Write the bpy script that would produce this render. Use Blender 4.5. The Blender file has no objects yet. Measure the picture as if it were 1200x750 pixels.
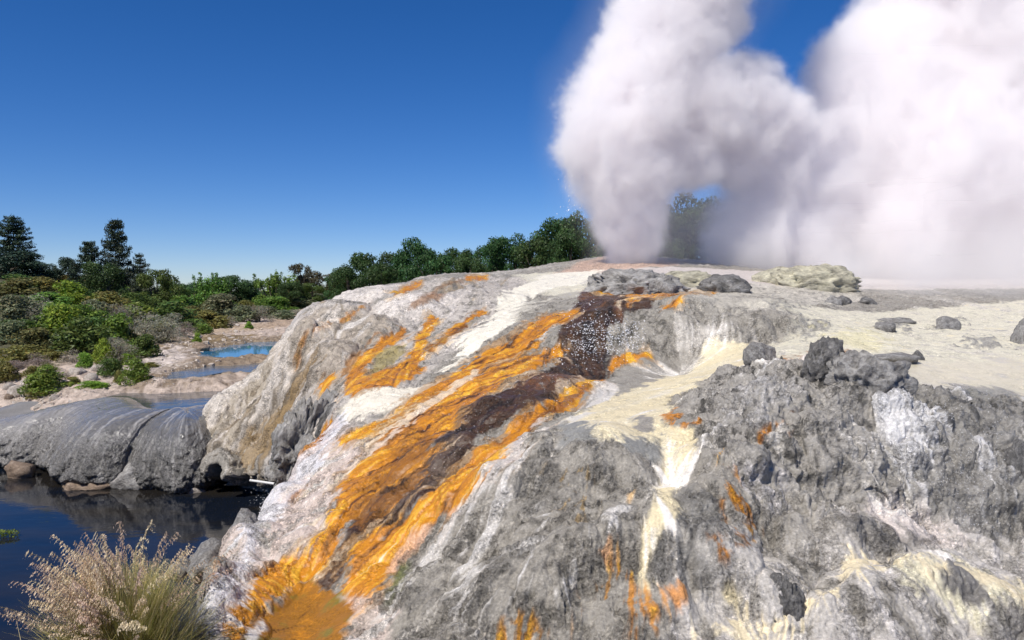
import bpy, bmesh, math, random
import numpy as np
from mathutils import Vector

sc = bpy.context.scene
COL = sc.collection
rng = np.random.default_rng(7)
random.seed(7)

# ------------------------------------------------------------------ camera
F = 933.0                       # focal length in pixels of the 1200 px wide photograph
PITCH = math.radians(-2.15)
CZ = 0.0                        # eye level is the zero of the heights; the river lies at -6 m
cam = bpy.data.cameras.new('camera')
cam_o = bpy.data.objects.new('camera', cam)
COL.objects.link(cam_o)
cam.sensor_width = 36.0
cam.lens = 36.0 * F / 1200.0
cam.clip_end = 6000.0
cam_o.location = (0, 0, CZ)
cam_o.rotation_euler = (math.pi / 2 + PITCH, 0, 0)
sc.camera = cam_o

# ------------------------------------------------------------------ sky and sun
SUN_EL, SUN_AZ = math.radians(53), math.radians(220)   # azimuth clockwise from +Y: sun stands on the left, a little behind the camera
world = bpy.data.worlds.new('World')
sc.world = world
world.use_nodes = True
wn = world.node_tree
bg = wn.nodes['Background']
sky = wn.nodes.new('ShaderNodeTexSky')
sky.sky_type = 'NISHITA'
sky.sun_disc = False
sky.sun_elevation = SUN_EL
sky.sun_rotation = SUN_AZ
sky.altitude = 2500.0
sky.air_density = 1.0
sky.dust_density = 0.0
sky.ozone_density = 3.0
hs = wn.nodes.new('ShaderNodeHueSaturation')
hs.inputs['Saturation'].default_value = 1.32
hs.inputs['Value'].default_value = 0.85
wn.links.new(sky.outputs[0], hs.inputs['Color'])
tintn = wn.nodes.new('ShaderNodeMix'); tintn.data_type = 'RGBA'; tintn.blend_type = 'MULTIPLY'; tintn.inputs['Factor'].default_value = 1.0
tintn.inputs['B'].default_value = (0.84, 0.88, 1.12, 1)
wn.links.new(hs.outputs[0], tintn.inputs['A'])
wn.links.new(tintn.outputs['Result'], bg.inputs['Color'])
bg.inputs['Strength'].default_value = 0.10

sun_d = bpy.data.lights.new('sun', 'SUN')
sun_d.energy = 4.6
sun_d.angle = math.radians(0.53)
sun_d.color = (1.0, 0.95, 0.86)
sun_o = bpy.data.objects.new('sun', sun_d)
COL.objects.link(sun_o)
sdir = Vector((math.sin(SUN_AZ) * math.cos(SUN_EL), math.cos(SUN_AZ) * math.cos(SUN_EL), math.sin(SUN_EL)))
sun_o.rotation_euler = sdir.to_track_quat('Z', 'Y').to_euler()
sun_o.location = sdir * 60

vs = sc.view_settings
vs.view_transform = 'Standard'
vs.look = 'None'
vs.exposure = 0.16
vs.gamma = 1.0
vs.use_curve_mapping = False
cy = sc.cycles
cy.volume_bounces = 24
cy.max_bounces = 26
cy.diffuse_bounces = 3
cy.glossy_bounces = 3
cy.transmission_bounces = 4
cy.transparent_max_bounces = 8
cy.volume_step_rate = 1.5
cy.use_denoising = True
cy.use_adaptive_sampling = True
cy.adaptive_threshold = 0.02
cy.caustics_reflective = False
cy.caustics_refractive = False

STEAM = True

# ------------------------------------------------------------------ helpers
def tag(o, label=None, cat=None, group=None, kind=None):
    if label: o['label'] = label
    if cat: o['category'] = cat
    if group: o['group'] = group
    if kind: o['kind'] = kind
    return o

def empty(name, loc, label, cat, group=None, rz=0.0, scale=None):
    o = bpy.data.objects.new(name, None)
    COL.objects.link(o)
    o.location = loc
    o.rotation_euler = (0, 0, rz)
    if scale: o.scale = scale
    o.empty_display_size = 0.2
    return tag(o, label, cat, group)

def link(name, me, parent=None, mat=None):
    o = bpy.data.objects.new(name, me)
    COL.objects.link(o)
    if parent is not None: o.parent = parent
    if mat is not None and not me.materials: me.materials.append(mat)
    return o

def np_mesh(name, verts, faces, smooth=True):
    """verts (n,3), faces (m,k) of one k"""
    me = bpy.data.meshes.new(name)
    verts = np.ascontiguousarray(verts, dtype=np.float32)
    faces = np.ascontiguousarray(faces, dtype=np.int32)
    m, k = faces.shape
    me.vertices.add(len(verts)); me.vertices.foreach_set('co', verts.ravel())
    me.loops.add(m * k); me.loops.foreach_set('vertex_index', faces.ravel())
    me.polygons.add(m)
    me.polygons.foreach_set('loop_start', np.arange(0, m * k, k, dtype=np.int32))
    me.polygons.foreach_set('loop_total', np.full(m, k, dtype=np.int32))
    me.update(calc_edges=True)
    me.polygons.foreach_set('use_smooth', np.full(m, smooth))
    return me

def vcol(me, name, rgb):
    a = me.color_attributes.new(name, 'FLOAT_COLOR', 'POINT')
    d = np.ones((len(me.vertices), 4), dtype=np.float32)
    d[:, :rgb.shape[1]] = rgb
    a.data.foreach_set('color', d.ravel())

# ---- numpy noise
_perm = rng.permutation(256).astype(np.int32)
_perm = np.concatenate([_perm, _perm])
_ga = rng.random(256) * 2 * np.pi
_g2 = np.stack([np.cos(_ga), np.sin(_ga)], 1).astype(np.float32)
_g3 = rng.normal(size=(256, 3)); _g3 = (_g3 / np.linalg.norm(_g3, axis=1)[:, None]).astype(np.float32)

def perlin2(x, y):
    xi = np.floor(x).astype(np.int32); yi = np.floor(y).astype(np.int32)
    xf = (x - xi).astype(np.float32); yf = (y - yi).astype(np.float32)
    u = xf * xf * xf * (xf * (xf * 6 - 15) + 10); v = yf * yf * yf * (yf * (yf * 6 - 15) + 10)
    xi &= 255; yi &= 255
    def g(i, j, a, b):
        h = _g2[_perm[(_perm[(xi + i) & 255] + yi + j) & 255]]
        return h[..., 0] * a + h[..., 1] * b
    n00 = g(0, 0, xf, yf); n10 = g(1, 0, xf - 1, yf); n01 = g(0, 1, xf, yf - 1); n11 = g(1, 1, xf - 1, yf - 1)
    a = n00 + u * (n10 - n00); b = n01 + u * (n11 - n01)
    return (a + v * (b - a)) * 1.5

def perlin3(p):
    q = np.floor(p).astype(np.int32); f = (p - q).astype(np.float32)
    w = f * f * f * (f * (f * 6 - 15) + 10); q &= 255
    r = 0
    for i in (0, 1):
        for j in (0, 1):
            for k in (0, 1):
                h = _g3[_perm[(_perm[(_perm[(q[:, 0] + i) & 255] + q[:, 1] + j) & 255] + q[:, 2] + k) & 255]]
                d = h[:, 0] * (f[:, 0] - i) + h[:, 1] * (f[:, 1] - j) + h[:, 2] * (f[:, 2] - k)
                wt = (w[:, 0] if i else 1 - w[:, 0]) * (w[:, 1] if j else 1 - w[:, 1]) * (w[:, 2] if k else 1 - w[:, 2])
                r = r + wt * d
    return r * 1.5

def fbm2(x, y, f, octv=4, gain=0.5, off=0.0):
    r = 0; a = 1.0; s = 0
    for i in range(octv):
        r = r + a * perlin2(x * f + off + i * 17.3, y * f - off + i * 5.1); s += a; a *= gain; f *= 2.03
    return r / s

def ridge2(x, y, f, octv=4, gain=0.5, off=0.0):
    r = 0; a = 1.0; s = 0
    for i in range(octv):
        r = r + a * (1 - np.abs(perlin2(x * f + off + i * 11.7, y * f + off * .7 + i * 3.3)) * 2); s += a; a *= gain; f *= 2.1
    return r / s

def fbm3(p, f, octv=4, gain=0.5, off=0.0, ridged=False):
    r = 0; a = 1.0; s = 0
    for i in range(octv):
        n = perlin3(p * f + off + i * 7.7)
        r = r + a * ((1 - 2 * np.abs(n)) if ridged else n); s += a; a *= gain; f *= 2.1
    return r / s

def sstep(a, b, x):
    t = np.clip((x - a) / (b - a), 0, 1)
    return t * t * (3 - 2 * t)

# ---- rays of the view, used for reading distances off the landscape
cp, sp = math.cos(PITCH), math.sin(PITCH)
def ray(px, py):
    vx = (px - 600.0) / F; vy = (375.0 - py) / F
    wx = vx; wy = cp - sp * vy; wz = sp + cp * vy
    return wx / wy, wz / wy            # x and z per metre of depth y

def W(px, py, d):
    u, s = ray(px, py)
    return (u * d, d, CZ + s * d)

# ------------------------------------------------------------------ heights of the landscape
class Heights:
    """smooth height field through scattered heights; distances measured in bearing and log depth"""
    def __init__(self, pts, c=0.03, b=0.5, lam=1e-4):
        P = np.array(pts, dtype=float)
        self.b, self.c = b, c
        self.q = np.stack([P[:, 0] / P[:, 1], b * np.log(P[:, 1])], 1)
        n = len(P)
        A = np.zeros((n + 3, n + 3)); d = np.sqrt(((self.q[:, None] - self.q[None]) ** 2).sum(-1) + c * c)
        A[:n, :n] = -d + 0; A[:n, :n] -= 0
        A[:n, :n] += -np.eye(n) * lam * 0
        A[:n, n] = 1; A[:n, n + 1:] = self.q; A[n, :n] = 1; A[n + 1:, :n] = self.q.T
        self.w = np.linalg.solve(A, np.concatenate([P[:, 2], [0, 0, 0]]))
    def __call__(self, x, y):
        x = np.asarray(x, dtype=float); y = np.asarray(y, dtype=float)
        y = np.maximum(y, 2.0)
        u = (x / y).ravel().astype(np.float32); v = (self.b * np.log(y)).ravel().astype(np.float32)
        u = np.clip(u, -3.0, 3.0)
        out = np.full(u.shape, self.w[-3], dtype=np.float32) + self.w[-2] * u + self.w[-1] * v
        for (qu, qv), w in zip(self.q.astype(np.float32), self.w[:-3].astype(np.float32)):
            out -= w * np.sqrt((u - qu) ** 2 + (v - qv) ** 2 + np.float32(self.c ** 2))
        return out.reshape(x.shape)

T = []      # terrace
def tp(px, *pairs):
    for py, d in pairs: T.append(W(px, py, d))
def tz(px, *pairs):
    for d, z in pairs:
        u, _ = ray(px, 340); T.append((u * d, d, z))
tp(1380, (760, 9), (640, 10.8), (520, 13.2), (455, 14.5), (440, 15.5), (400, 20.5), (360, 31), (330, 44))
tp(1200, (830, 7.8), (750, 9.6), (700, 10.1), (655, 10.6), (620, 11.5), (560, 12.4), (500, 13.4), (472, 14.2), (452, 15.2), (400, 20.3), (360, 30), (333, 42), (322, 52))
tp(1100, (830, 7.6), (750, 9.3), (700, 9.9), (655, 10.5), (620, 11.3), (560, 12.3), (500, 13.2), (465, 14.0), (448, 15.2), (400, 20.0), (360, 29.5), (334, 42), (322, 52))
tp(1000, (830, 7.4), (750, 9.1), (700, 9.6), (650, 10.4), (605, 11.2), (545, 12.1), (480, 13.0), (445, 13.8), (428, 15.4), (400, 19.0), (360, 29), (335, 41), (321, 52))
tp(900, (830, 7.4), (750, 9.0), (700, 9.5), (650, 10.3), (600, 11.0), (540, 11.8), (480, 12.7), (446, 13.9), (430, 15.4), (408, 18.6), (397, 20.3), (373, 21.0), (352, 27), (335, 35), (318, 45), (312, 56))
tp(800, (830, 7.4), (750, 9.0), (705, 9.5), (655, 10.2), (600, 10.9), (545, 11.7), (500, 12.7), (470, 14.6), (440, 17.3), (414, 20.3), (368, 21.2), (350, 26.5), (340, 31), (320, 37), (310, 46), (304, 58))
tp(700, (830, 7.5), (750, 9.0), (700, 9.6), (655, 10.1), (600, 10.9), (545, 11.7), (510, 12.6), (480, 14.3), (450, 16.8), (425, 19.4), (410, 20.2), (368, 21.8), (350, 27), (338, 32), (322, 38), (310, 46), (302, 58))
tp(600, (830, 7.6), (750, 9.1), (700, 9.8), (650, 10.6), (600, 11.5), (550, 12.6), (500, 14.0), (460, 16.3), (430, 18.8), (400, 21.8), (370, 26), (346, 31.5), (330, 37), (322, 43), (318, 52))
tp(500, (830, 7.8), (750, 9.5), (700, 10.3), (650, 11.3), (600, 12.3), (550, 13.6), (500, 15.7), (460, 18.3), (430, 20.8), (400, 23.5), (370, 27), (345, 32), (330, 38), (325, 44))
tp(400, (830, 8.2), (750, 10.0), (700, 11.0), (650, 12.0), (600, 13.2), (550, 14.9), (500, 17.2), (470, 19.2), (440, 21.8), (410, 24.2), (380, 27.3), (356, 32), (347, 36))
tp(350, (750, 10.3), (700, 11.4), (650, 12.5), (600, 14.0), (560, 15.9), (542, 17.2))
tz(350, (18.4, -4.7), (19.5, -5.2), (20.3, -4.9))
tp(350, (500, 21.8), (470, 22.6), (440, 24.0), (400, 25.8), (378, 28.5), (372, 31.5))
tz(500, (50, 0.2), (60, -1.0))
tz(400, (41, -1.2), (48, -3.0))
tz(350, (35.5, -2.2), (40, -4.2))
tp(310, (750, 10.2), (700, 11.3), (650, 12.7), (600, 14.5), (586, 15.2))
tz(310, (16.6, -5.2), (18.2, -6.6), (20.0, -6.9), (21.6, -6.9))
tp(310, (552, 22.6), (520, 23.8), (480, 25.2), (445, 26.6), (424, 28.6))
tz(310, (31, -3.6), (34.5, -5.2))
tp(275, (750, 10.0), (700, 11.0), (650, 12.4), (622, 13.2))
tz(275, (14.6, -5.4), (16.2, -6.8), (19, -7), (21.7, -7))
tp(270, (560, 22.6), (535, 23.6), (500, 25.3), (456, 28))
tz(270, (31, -4.6), (34, -5.4))
tp(240, (750, 9.7), (700, 10.6), (668, 11.4))
tz(240, (12.6, -5.0), (14.2, -6.7), (17, -7.2), (21.8, -7.2))
tp(238, (565, 23.0), (535, 24.2), (495, 26.2))
tz(238, (29, -5.2), (32, -5.6))
tz(205, (8, -4.0), (9.6, -4.6), (11.2, -5.6), (13, -7), (17, -7.4), (23, -7.4), (26, -7.0), (30, -6.0), (36, -6))
tz(100, (8, -5.6), (11, -7), (17, -8), (24, -8), (32, -7), (45, -6))
HT0 = Heights(T, c=0.022)

G = []      # lowland
def gp(px, *pairs):
    for py, d in pairs: G.append(W(px, py, d))
def gz(px, *pairs):
    for d, z in pairs:
        u, _ = ray(px, 340); G.append((u * d, d, z))
for px in (-260, -80, 60, 160):
    gz(px, (4, -2.2), (7, -3.9), (9.2, -4.7), (10.8, -5.3), (12.4, -6.5), (15, -7.0), (20, -7.0), (27.0, -7.0))
for px in (240, 330, 450):
    gz(px, (4, -3), (8, -5.4), (11, -6.4), (14, -7.0), (20, -7.0), (24, -7.0))
for px in (-260, -80, 0):
    gz(px, (30.3, -4.75), (32.5, -4.15), (36, -3.35), (41, -2.6), (50, -1.7), (62, -.6), (80, 1.3), (110, 3.2), (150, 4.6), (240, 5))
gz(70, (30, -4.45), (32, -4.0), (35.5, -3.35), (44, -2.7), (55, -2.0), (70, -.8), (95, .5), (130, 1.2), (180, 0.8))
gz(140, (28.5, -4.5), (31, -4.2), (34, -3.8), (38, -3.45), (44, -3.2), (55, -2.9), (75, -2.3), (110, -1.6), (150, -1.4))
gz(200, (26.8, -4.4), (30, -4.22), (33, -4.10), (36.5, -3.6), (41, -3.35), (48, -3.1), (60, -3.0), (85, -2.8), (130, -2.6))
gz(270, (27, -4.4), (30, -4.2), (34, -4.0), (38, -3.8), (42, -3.4), (48, -3.3), (54, -3.2), (60, -3.05), (75, -2.9), (100, -2.7), (150, -2.5))
gz(340, (34, -5), (40, -4.2), (46, -3.5), (54, -3.2), (65, -2.95), (80, -2.8), (110, -2.5))
gz(450, (40, -6), (55, -3.5), (75, -2.5), (110, -2.2))
gz(700, (30, -8), (45, -6), (58, -1.5), (75, -.5), (110, 0))
gz(1000, (30, -8), (45, -5), (62, -.5), (90, .5)); gz(1300, (30, -8), (45, -5), (62, -.2), (90, .6))
for px in (-500, 0, 300, 600, 900, 1300): gz(px, (420, -2.0), (1800, -4.0))
HG0 = Heights(G, c=0.03)

# pools cut into the lowland: polygons in the plan, found where the view meets the given level
def level_poly(pts, z):
    out = []
    for px, py in pts:
        u, s = ray(px, py); d = (z - CZ) / s; out.append((u * d, d))
    return np.array(out)
POOL_Z = -3.42
STREAM_Z = -3.68
SHELF_Z = -4.02
pool_poly = level_poly([(232, 417), (246, 409), (272, 405), (300, 401), (345, 399), (345, 418), (300, 414), (268, 419)], POOL_Z)
stream_poly = level_poly([(196, 444), (206, 436), (232, 431), (262, 426), (320, 424), (320, 436), (262, 436), (226, 443)], STREAM_Z)

shelf_poly = level_poly([(80, 474), (110, 468), (150, 461), (190, 457), (240, 456), (268, 462), (262, 484), (205, 484), (140, 484), (80, 484)], -4.075)

def poly_sd(x, y, P, closed=True):
    """signed distance to a polygon in the plan, positive inside"""
    n = len(P); d = np.full(x.shape, 1e9, dtype=np.float32); ins = np.zeros(x.shape, bool)
    for i in range(n if closed else n - 1):
        ax, ay = P[i]; bx, by = P[(i + 1) % n]
        ex, ey = bx - ax, by - ay; L2 = ex * ex + ey * ey + 1e-12
        t = np.clip(((x - ax) * ex + (y - ay) * ey) / L2, 0, 1)
        d = np.minimum(d, (x - ax - t * ex) ** 2 + (y - ay - t * ey) ** 2)
        if closed:
            c = ((ay > y) != (by > y))
            if ey != 0: ins ^= c & (x < ex * (y - ay) / ey + ax)
    d = np.sqrt(d)
    return np.where(ins, d, -d) if closed else -d

def HG(x, y):
    x = np.asarray(x, dtype=float); y = np.asarray(y, dtype=float)
    h = HG0(x, y).astype(float)
    far = sstep(26, 40, y)
    h += far * (fbm2(x, y, .22, 3) * .22 + fbm2(x, y, .9, 3, off=3) * .10)
    near = 1 - sstep(10, 13, y)
    h += near * fbm2(x, y, 1.4, 3) * .12
    for P, z in ((shelf_poly, -4.075), (stream_poly, STREAM_Z), (pool_poly, POOL_Z)):
        m = (x > P[:, 0].min() - 6) & (x < P[:, 0].max() + 6) & (y > P[:, 1].min() - 6) & (y < P[:, 1].max() + 6)
        if m.any():
            s = poly_sd(x[m], y[m], P) + fbm2(x[m], y[m], .5, 2) * .5
            k = sstep(-.6, .5, s)
            if P is shelf_poly:
                h[m] = np.minimum(h[m], h[m] * (1 - k) + (z - .4) * k); continue
            h[m] = h[m] * (1 - k) + (z - .35) * k
            k2 = sstep(-2.5, -.6, s) * (1 - k)
            h[m] = h[m] * (1 - k2) + np.clip(h[m], z + .03, z + .45) * k2
    return h

# lobes and hollows laid over the terrace: pixel centre, half width, half depth (m), height, turn
def hit(px, py, fn=None, d0=6.0, d1=70.0):
    """where the view through a pixel meets the landscape"""
    u, s = ray(px, py)
    d = np.exp(np.linspace(math.log(d0), math.log(d1), 900))
    h = (fn or HT0)(u * d, d)
    below = (CZ + s * d) < h
    if not below.any():
        i = int(np.argmin(CZ + s * d - h))
    else:
        i = int(np.argmax(below))
    return np.array([u * d[i], d[i], h[i]])

LOBES = []
for px, py, rx, ry, h, rot in [
    (640, 565, 1.4, 1.1, .32, .1), (560, 590, .9, .8, .22, .3), (700, 680, 1.3, .8, .25, 0), (620, 690, 1.0, .6, .2, .2),
    (845, 575, .5, .7, .22, 0), (800, 650, .85, .7, .38, 0), (880, 590, .6, .5, .16, 0),
    (850, 490, .75, .6, .14, -.2), (930, 480, 1.0, .6, .08, .1), (960, 525, .9, .7, .18, 0), (890, 545, .5, .5, .2, 0),
    (1000, 475, .9, .5, .10, 0), (1050, 510, .8, .5, .26, 0), (1120, 490, .7, .4, .10, 0), (1080, 545, .6, .45, .36, 0), (1140, 548, .55, .4, .36, 0), (1180, 590, .6, .5, .4, 0), (1100, 590, .5, .35, .3, 0), (1120, 510, .45, .35, .22, 0), (1000, 560, .6, .45, .28, 0), (1185, 520, .5, .4, .26, 0),
    (1020, 625, .8, .4, .22, 0), (970, 640, .6, .35, .18, 0), (1040, 720, 1.0, .5, .28, .5), (1130, 690, .8, .4, .16, 0), (870, 690, .55, .35, .22, 0), (930, 720, .4, .3, .1, 0), (780, 740, .7, .4, .12, 0), (1180, 735, .6, .3, .2, 0),
    (520, 540, .7, 1.0, .22, .5), (480, 600, .45, .8, .16, .5), (590, 480, .8, .9, .16, .5), (680, 395, 1.2, .5, .18, 0), (640, 450, 1.0, .8, .1, .2),
    (560, 350, 1.6, 1.6, .24, .3), (580, 395, 1.0, 1.2, .2, .5), (480, 360, 1.0, 1.8, .35, .3), (530, 335, 1.2, 1.8, .25, 0), (430, 390, .9, 1.2, .32, .4), (400, 365, .8, 1.5, .3, .3), (440, 350, .7, 1.6, .26, .3),
    (390, 420, .6, 1.0, .35, .2), (370, 395, .6, 1.0, .28, .2), (345, 420, .5, .8, .32, 0), (330, 455, .5, .7, .28, 0), (305, 490, .8, .7, .3, .2), (280, 520, .7, .6, .28, .2), (262, 480, .6, .9, .25, 0), (250, 545, .6, .4, .25, 0), (300, 530, .6, .4, .2, 0),
    (850, 390, 1.0, .5, .14, 0), (780, 392, .9, .5, .16, 0), (905, 385, .7, .4, .14, 0), (880, 362, 1.5, .9, .12, 0), (690, 440, .8, .5, -.08, 0),
    (740, 345, 1.4, 1.5, -.08, 0), (340, 640, .7, .9, .18, .4), (300, 690, .5, .6, .14, .3), (260, 720, .5, .5, .2, 0),
]:
    c = hit(px, py)
    LOBES.append((c[0], c[1], rx, ry, h, rot))

def HT1(x, y):
    """terrace with its lobes, before the fine relief"""
    x = np.asarray(x, dtype=float); y = np.asarray(y, dtype=float)
    h = HT0(x, y).astype(float)
    wx = x + .18 * fbm2(x, y, 1.1, 2, off=2.2); wy = y + .18 * fbm2(x, y, 1.1, 2, off=8.8)
    for cx, cy_, rx, ry, hh, rot in LOBES:
        m = (np.abs(x - cx) < 2.2 * max(rx, ry)) & (np.abs(y - cy_) < 2.2 * max(rx, ry))
        if not m.any(): continue
        dx = wx[m] - cx; dy = wy[m] - cy_; ca, sa = math.cos(rot), math.sin(rot)
        r2 = ((dx * ca + dy * sa) / rx) ** 2 + ((-dx * sa + dy * ca) / ry) ** 2
        h[m] += hh * (np.sqrt(np.maximum(0, 1 - r2 / 1.6)) * .75 + np.exp(-r2 * 1.2) * .45)
    return h

def hits(pts, fn=None, d0=6.5, d1=60.0, n=700):
    P = np.array([ray(a, b) for a, b in pts])
    d = np.exp(np.linspace(math.log(d0), math.log(d1), n))
    X = P[:, :1] * d; Y = np.broadcast_to(d, X.shape)
    H = (fn or HT1)(X, Y)
    gap = CZ + P[:, 1:2] * d - H
    below = gap < 0
    i = np.where(below.any(1), below.argmax(1), gap.argmin(1))
    r = np.arange(len(P))
    return np.stack([X[r, i], Y[r, i], H[r, i]], 1)

# ------------------------------------------------------------------ node helpers
def new_mat(name):
    m = bpy.data.materials.new(name); m.use_nodes = True
    return m, m.node_tree, m.node_tree.nodes['Principled BSDF']

def nd(nt, t, **k):
    n = nt.nodes.new(t)
    for a, b in k.items():
        if a.startswith('i_'): n.inputs[a[2:].replace('_', ' ')].default_value = b
        else: setattr(n, a, b)
    return n

def math_n(nt, op, a, b=None):
    n = nt.nodes.new('ShaderNodeMath'); n.operation = op
    for i, v in enumerate((a, b)):
        if v is None: continue
        if isinstance(v, (int, float)): n.inputs[i].default_value = v
        else: nt.links.new(v, n.inputs[i])
    return n.outputs[0]

def mixc(nt, fac, a, b, mode='MIX'):
    n = nt.nodes.new('ShaderNodeMix'); n.data_type = 'RGBA'; n.blend_type = mode
    for s, v in ((n.inputs['Factor'], fac), (n.inputs['A'], a), (n.inputs['B'], b)):
        if isinstance(v, (int, float)): s.default_value = v
        elif isinstance(v, tuple): s.default_value = (*v, 1) if len(v) == 3 else v
        else: nt.links.new(v, s)
    return n.outputs['Result']

def obj_noise(nt, scale, detail=4, rough=.55, coord=None):
    n = nt.nodes.new('ShaderNodeTexNoise')
    n.inputs['Scale'].default_value = scale; n.inputs['Detail'].default_value = detail; n.inputs['Roughness'].default_value = rough
    if coord is None:
        coord = nt.nodes.new('ShaderNodeTexCoord').outputs['Object']
    nt.links.new(coord, n.inputs['Vector'])
    return n.outputs['Fac']

def bump(nt, height, strength, dist, prev=None):
    b = nt.nodes.new('ShaderNodeBump'); b.inputs['Strength'].default_value = strength; b.inputs['Distance'].default_value = dist
    nt.links.new(height, b.inputs['Height'])
    if prev is not None: nt.links.new(prev, b.inputs['Normal'])
    return b.outputs[0]

def ramp(nt, fac, stops):
    r = nt.nodes.new('ShaderNodeValToRGB')
    e = r.color_ramp.elements
    while len(e) < len(stops): e.new(.5)
    for k, (p, c) in zip(e, stops):
        k.position = p; k.color = (*c, 1) if len(c) == 3 else c
    nt.links.new(fac, r.inputs[0])
    return r.outputs[0]

def sinter_material():
    m, nt, b = new_mat('sinter')
    col = nd(nt, 'ShaderNodeAttribute', attribute_name='Col').outputs['Color']
    wet = nd(nt, 'ShaderNodeAttribute', attribute_name='Wet')
    sep = nt.nodes.new('ShaderNodeSeparateColor'); nt.links.new(wet.outputs['Color'], sep.inputs[0])
    co = nt.nodes.new('ShaderNodeTexCoord').outputs['Object']
    n1 = obj_noise(nt, 7, 7, .7, co); n2 = obj_noise(nt, 28, 5, .68, co)
    v = math_n(nt, 'ADD', math_n(nt, 'MULTIPLY', n1, .9), math_n(nt, 'MULTIPLY', n2, 1.0))     # about 0.95
    grain = ramp(nt, math_n(nt, 'MULTIPLY', v, .526), [(.36, (.30, .29, .27)), (.45, (.78, .77, .75)), (.52, (1.06, 1.06, 1.06)), (.585, (1.55, 1.54, 1.53)), (.63, (2.3, 2.28, 2.26))])
    c = mixc(nt, sep.outputs['Green'], col, grain, 'MULTIPLY')
    nt.links.new(c, b.inputs['Base Color'])
    nt.links.new(sep.outputs['Red'], b.inputs['Roughness'])
    b.inputs['Specular IOR Level'].default_value = .5
    vo = nt.nodes.new('ShaderNodeTexVoronoi'); vo.feature = 'SMOOTH_F1'; vo.inputs['Scale'].default_value = 15; vo.inputs['Smoothness'].default_value = .35; vo.inputs['Randomness'].default_value = 1
    wv = nt.nodes.new('ShaderNodeVectorMath'); wv.operation = 'MULTIPLY_ADD'; nn = nt.nodes.new('ShaderNodeTexNoise'); nn.inputs['Scale'].default_value = 6; nt.links.new(co, nn.inputs['Vector'])
    nt.links.new(nn.outputs['Color'], wv.inputs[0]); wv.inputs[1].default_value = (.12, .12, .12); nt.links.new(co, wv.inputs[2]); nt.links.new(wv.outputs[0], vo.inputs['Vector'])
    st = math_n(nt, 'MULTIPLY', sep.outputs['Green'], 1.0)
    def gb_(h, dist, prev):
        o = bump(nt, h, .5, dist, prev); nt.links.new(st, o.node.inputs['Strength']); return o
    nb = gb_(n1, .045, None)
    nb = gb_(math_n(nt, 'MULTIPLY', vo.outputs['Distance'], -1.0), .035, nb)
    nb = gb_(n2, .026, nb)
    nt.links.new(nb, b.inputs['Normal'])
    return m

# ------------------------------------------------------------------ the sinter terrace
us = np.concatenate([np.linspace(-0.50, 0.67, 936, endpoint=False), 0.67 + 0.48 * np.linspace(0, 1, 150) ** 1.35 + .001])
NC = len(us)
lv = np.concatenate([np.linspace(math.log(7.2), math.log(9.0), 50, endpoint=False),
                     np.linspace(math.log(9.0), math.log(29.5), 720, endpoint=False),
                     np.linspace(math.log(29.5), math.log(62), 150)])
ds = np.exp(lv); NR = len(ds)
Yg = np.repeat(ds[:, None], NC, 1); Xg = us[None, :] * Yg
Hg = HT1(Xg, Yg)

def grid_grad(H):
    """d/dx, d/dy on the fan-shaped grid"""
    Hv = np.gradient(H, axis=0) / np.gradient(ds)[:, None]      # along a ray of constant u
    Hu = np.gradient(H, us, axis=1)
    hx = Hu / Yg
    return hx, Hv - us[None, :] * hx

def blur(a, r):
    for ax in (0, 1):
        for _ in range(2):
            c = np.cumsum(np.pad(a, [(r + 1, r) if k == ax else (0, 0) for k in (0, 1)], mode='edge'), axis=ax)
            n = a.shape[ax]
            a = (np.take(c, np.arange(2 * r + 1, 2 * r + 1 + n), ax) - np.take(c, np.arange(n), ax)) / (2 * r + 1)
    return a

hx, hy = grid_grad(blur(Hg, 5))
gl = np.sqrt(hx * hx + hy * hy) + 1e-4
fx, fy = -hx / gl, -hy / gl
vi = fy / np.gradient(ds)[:, None]
vj = (fx - us[None, :] * fy) / Yg / np.gradient(us)[None, :]
vl = np.sqrt(vi * vi + vj * vj) + 1e-6
vi = (vi / vl).astype(np.float32); vj = (vj / vl).astype(np.float32)
vi = blur(vi, 3); vj = blur(vj, 3)

def lic(field, steps, step):
    """smear a field along the way the water runs"""
    acc = field.copy()
    I0, J0 = np.meshgrid(np.arange(NR, dtype=np.float32), np.arange(NC, dtype=np.float32), indexing='ij')
    for sg in (1, -1):
        I, J = I0.copy(), J0.copy()
        for _ in range(steps):
            ii = np.clip(I + .5, 0, NR - 1).astype(np.int32); jj = np.clip(J + .5, 0, NC - 1).astype(np.int32)
            I += sg * step * vi[ii, jj]; J += sg * step * vj[ii, jj]
            ii = np.clip(I + .5, 0, NR - 1).astype(np.int32); jj = np.clip(J + .5, 0, NC - 1).astype(np.int32)
            acc += field[ii, jj]
    acc /= (2 * steps + 1)
    return (acc - acc.mean()) / acc.std()

S1 = lic(blur(rng.normal(size=(NR, NC)).astype(np.float32), 1), 22, 1.6)
S2 = lic(blur(rng.normal(size=(NR, NC)).astype(np.float32), 4), 26, 3.0)
S3 = lic(blur(rng.normal(size=(NR, NC)).astype(np.float32), 9), 30, 4.5)

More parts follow.
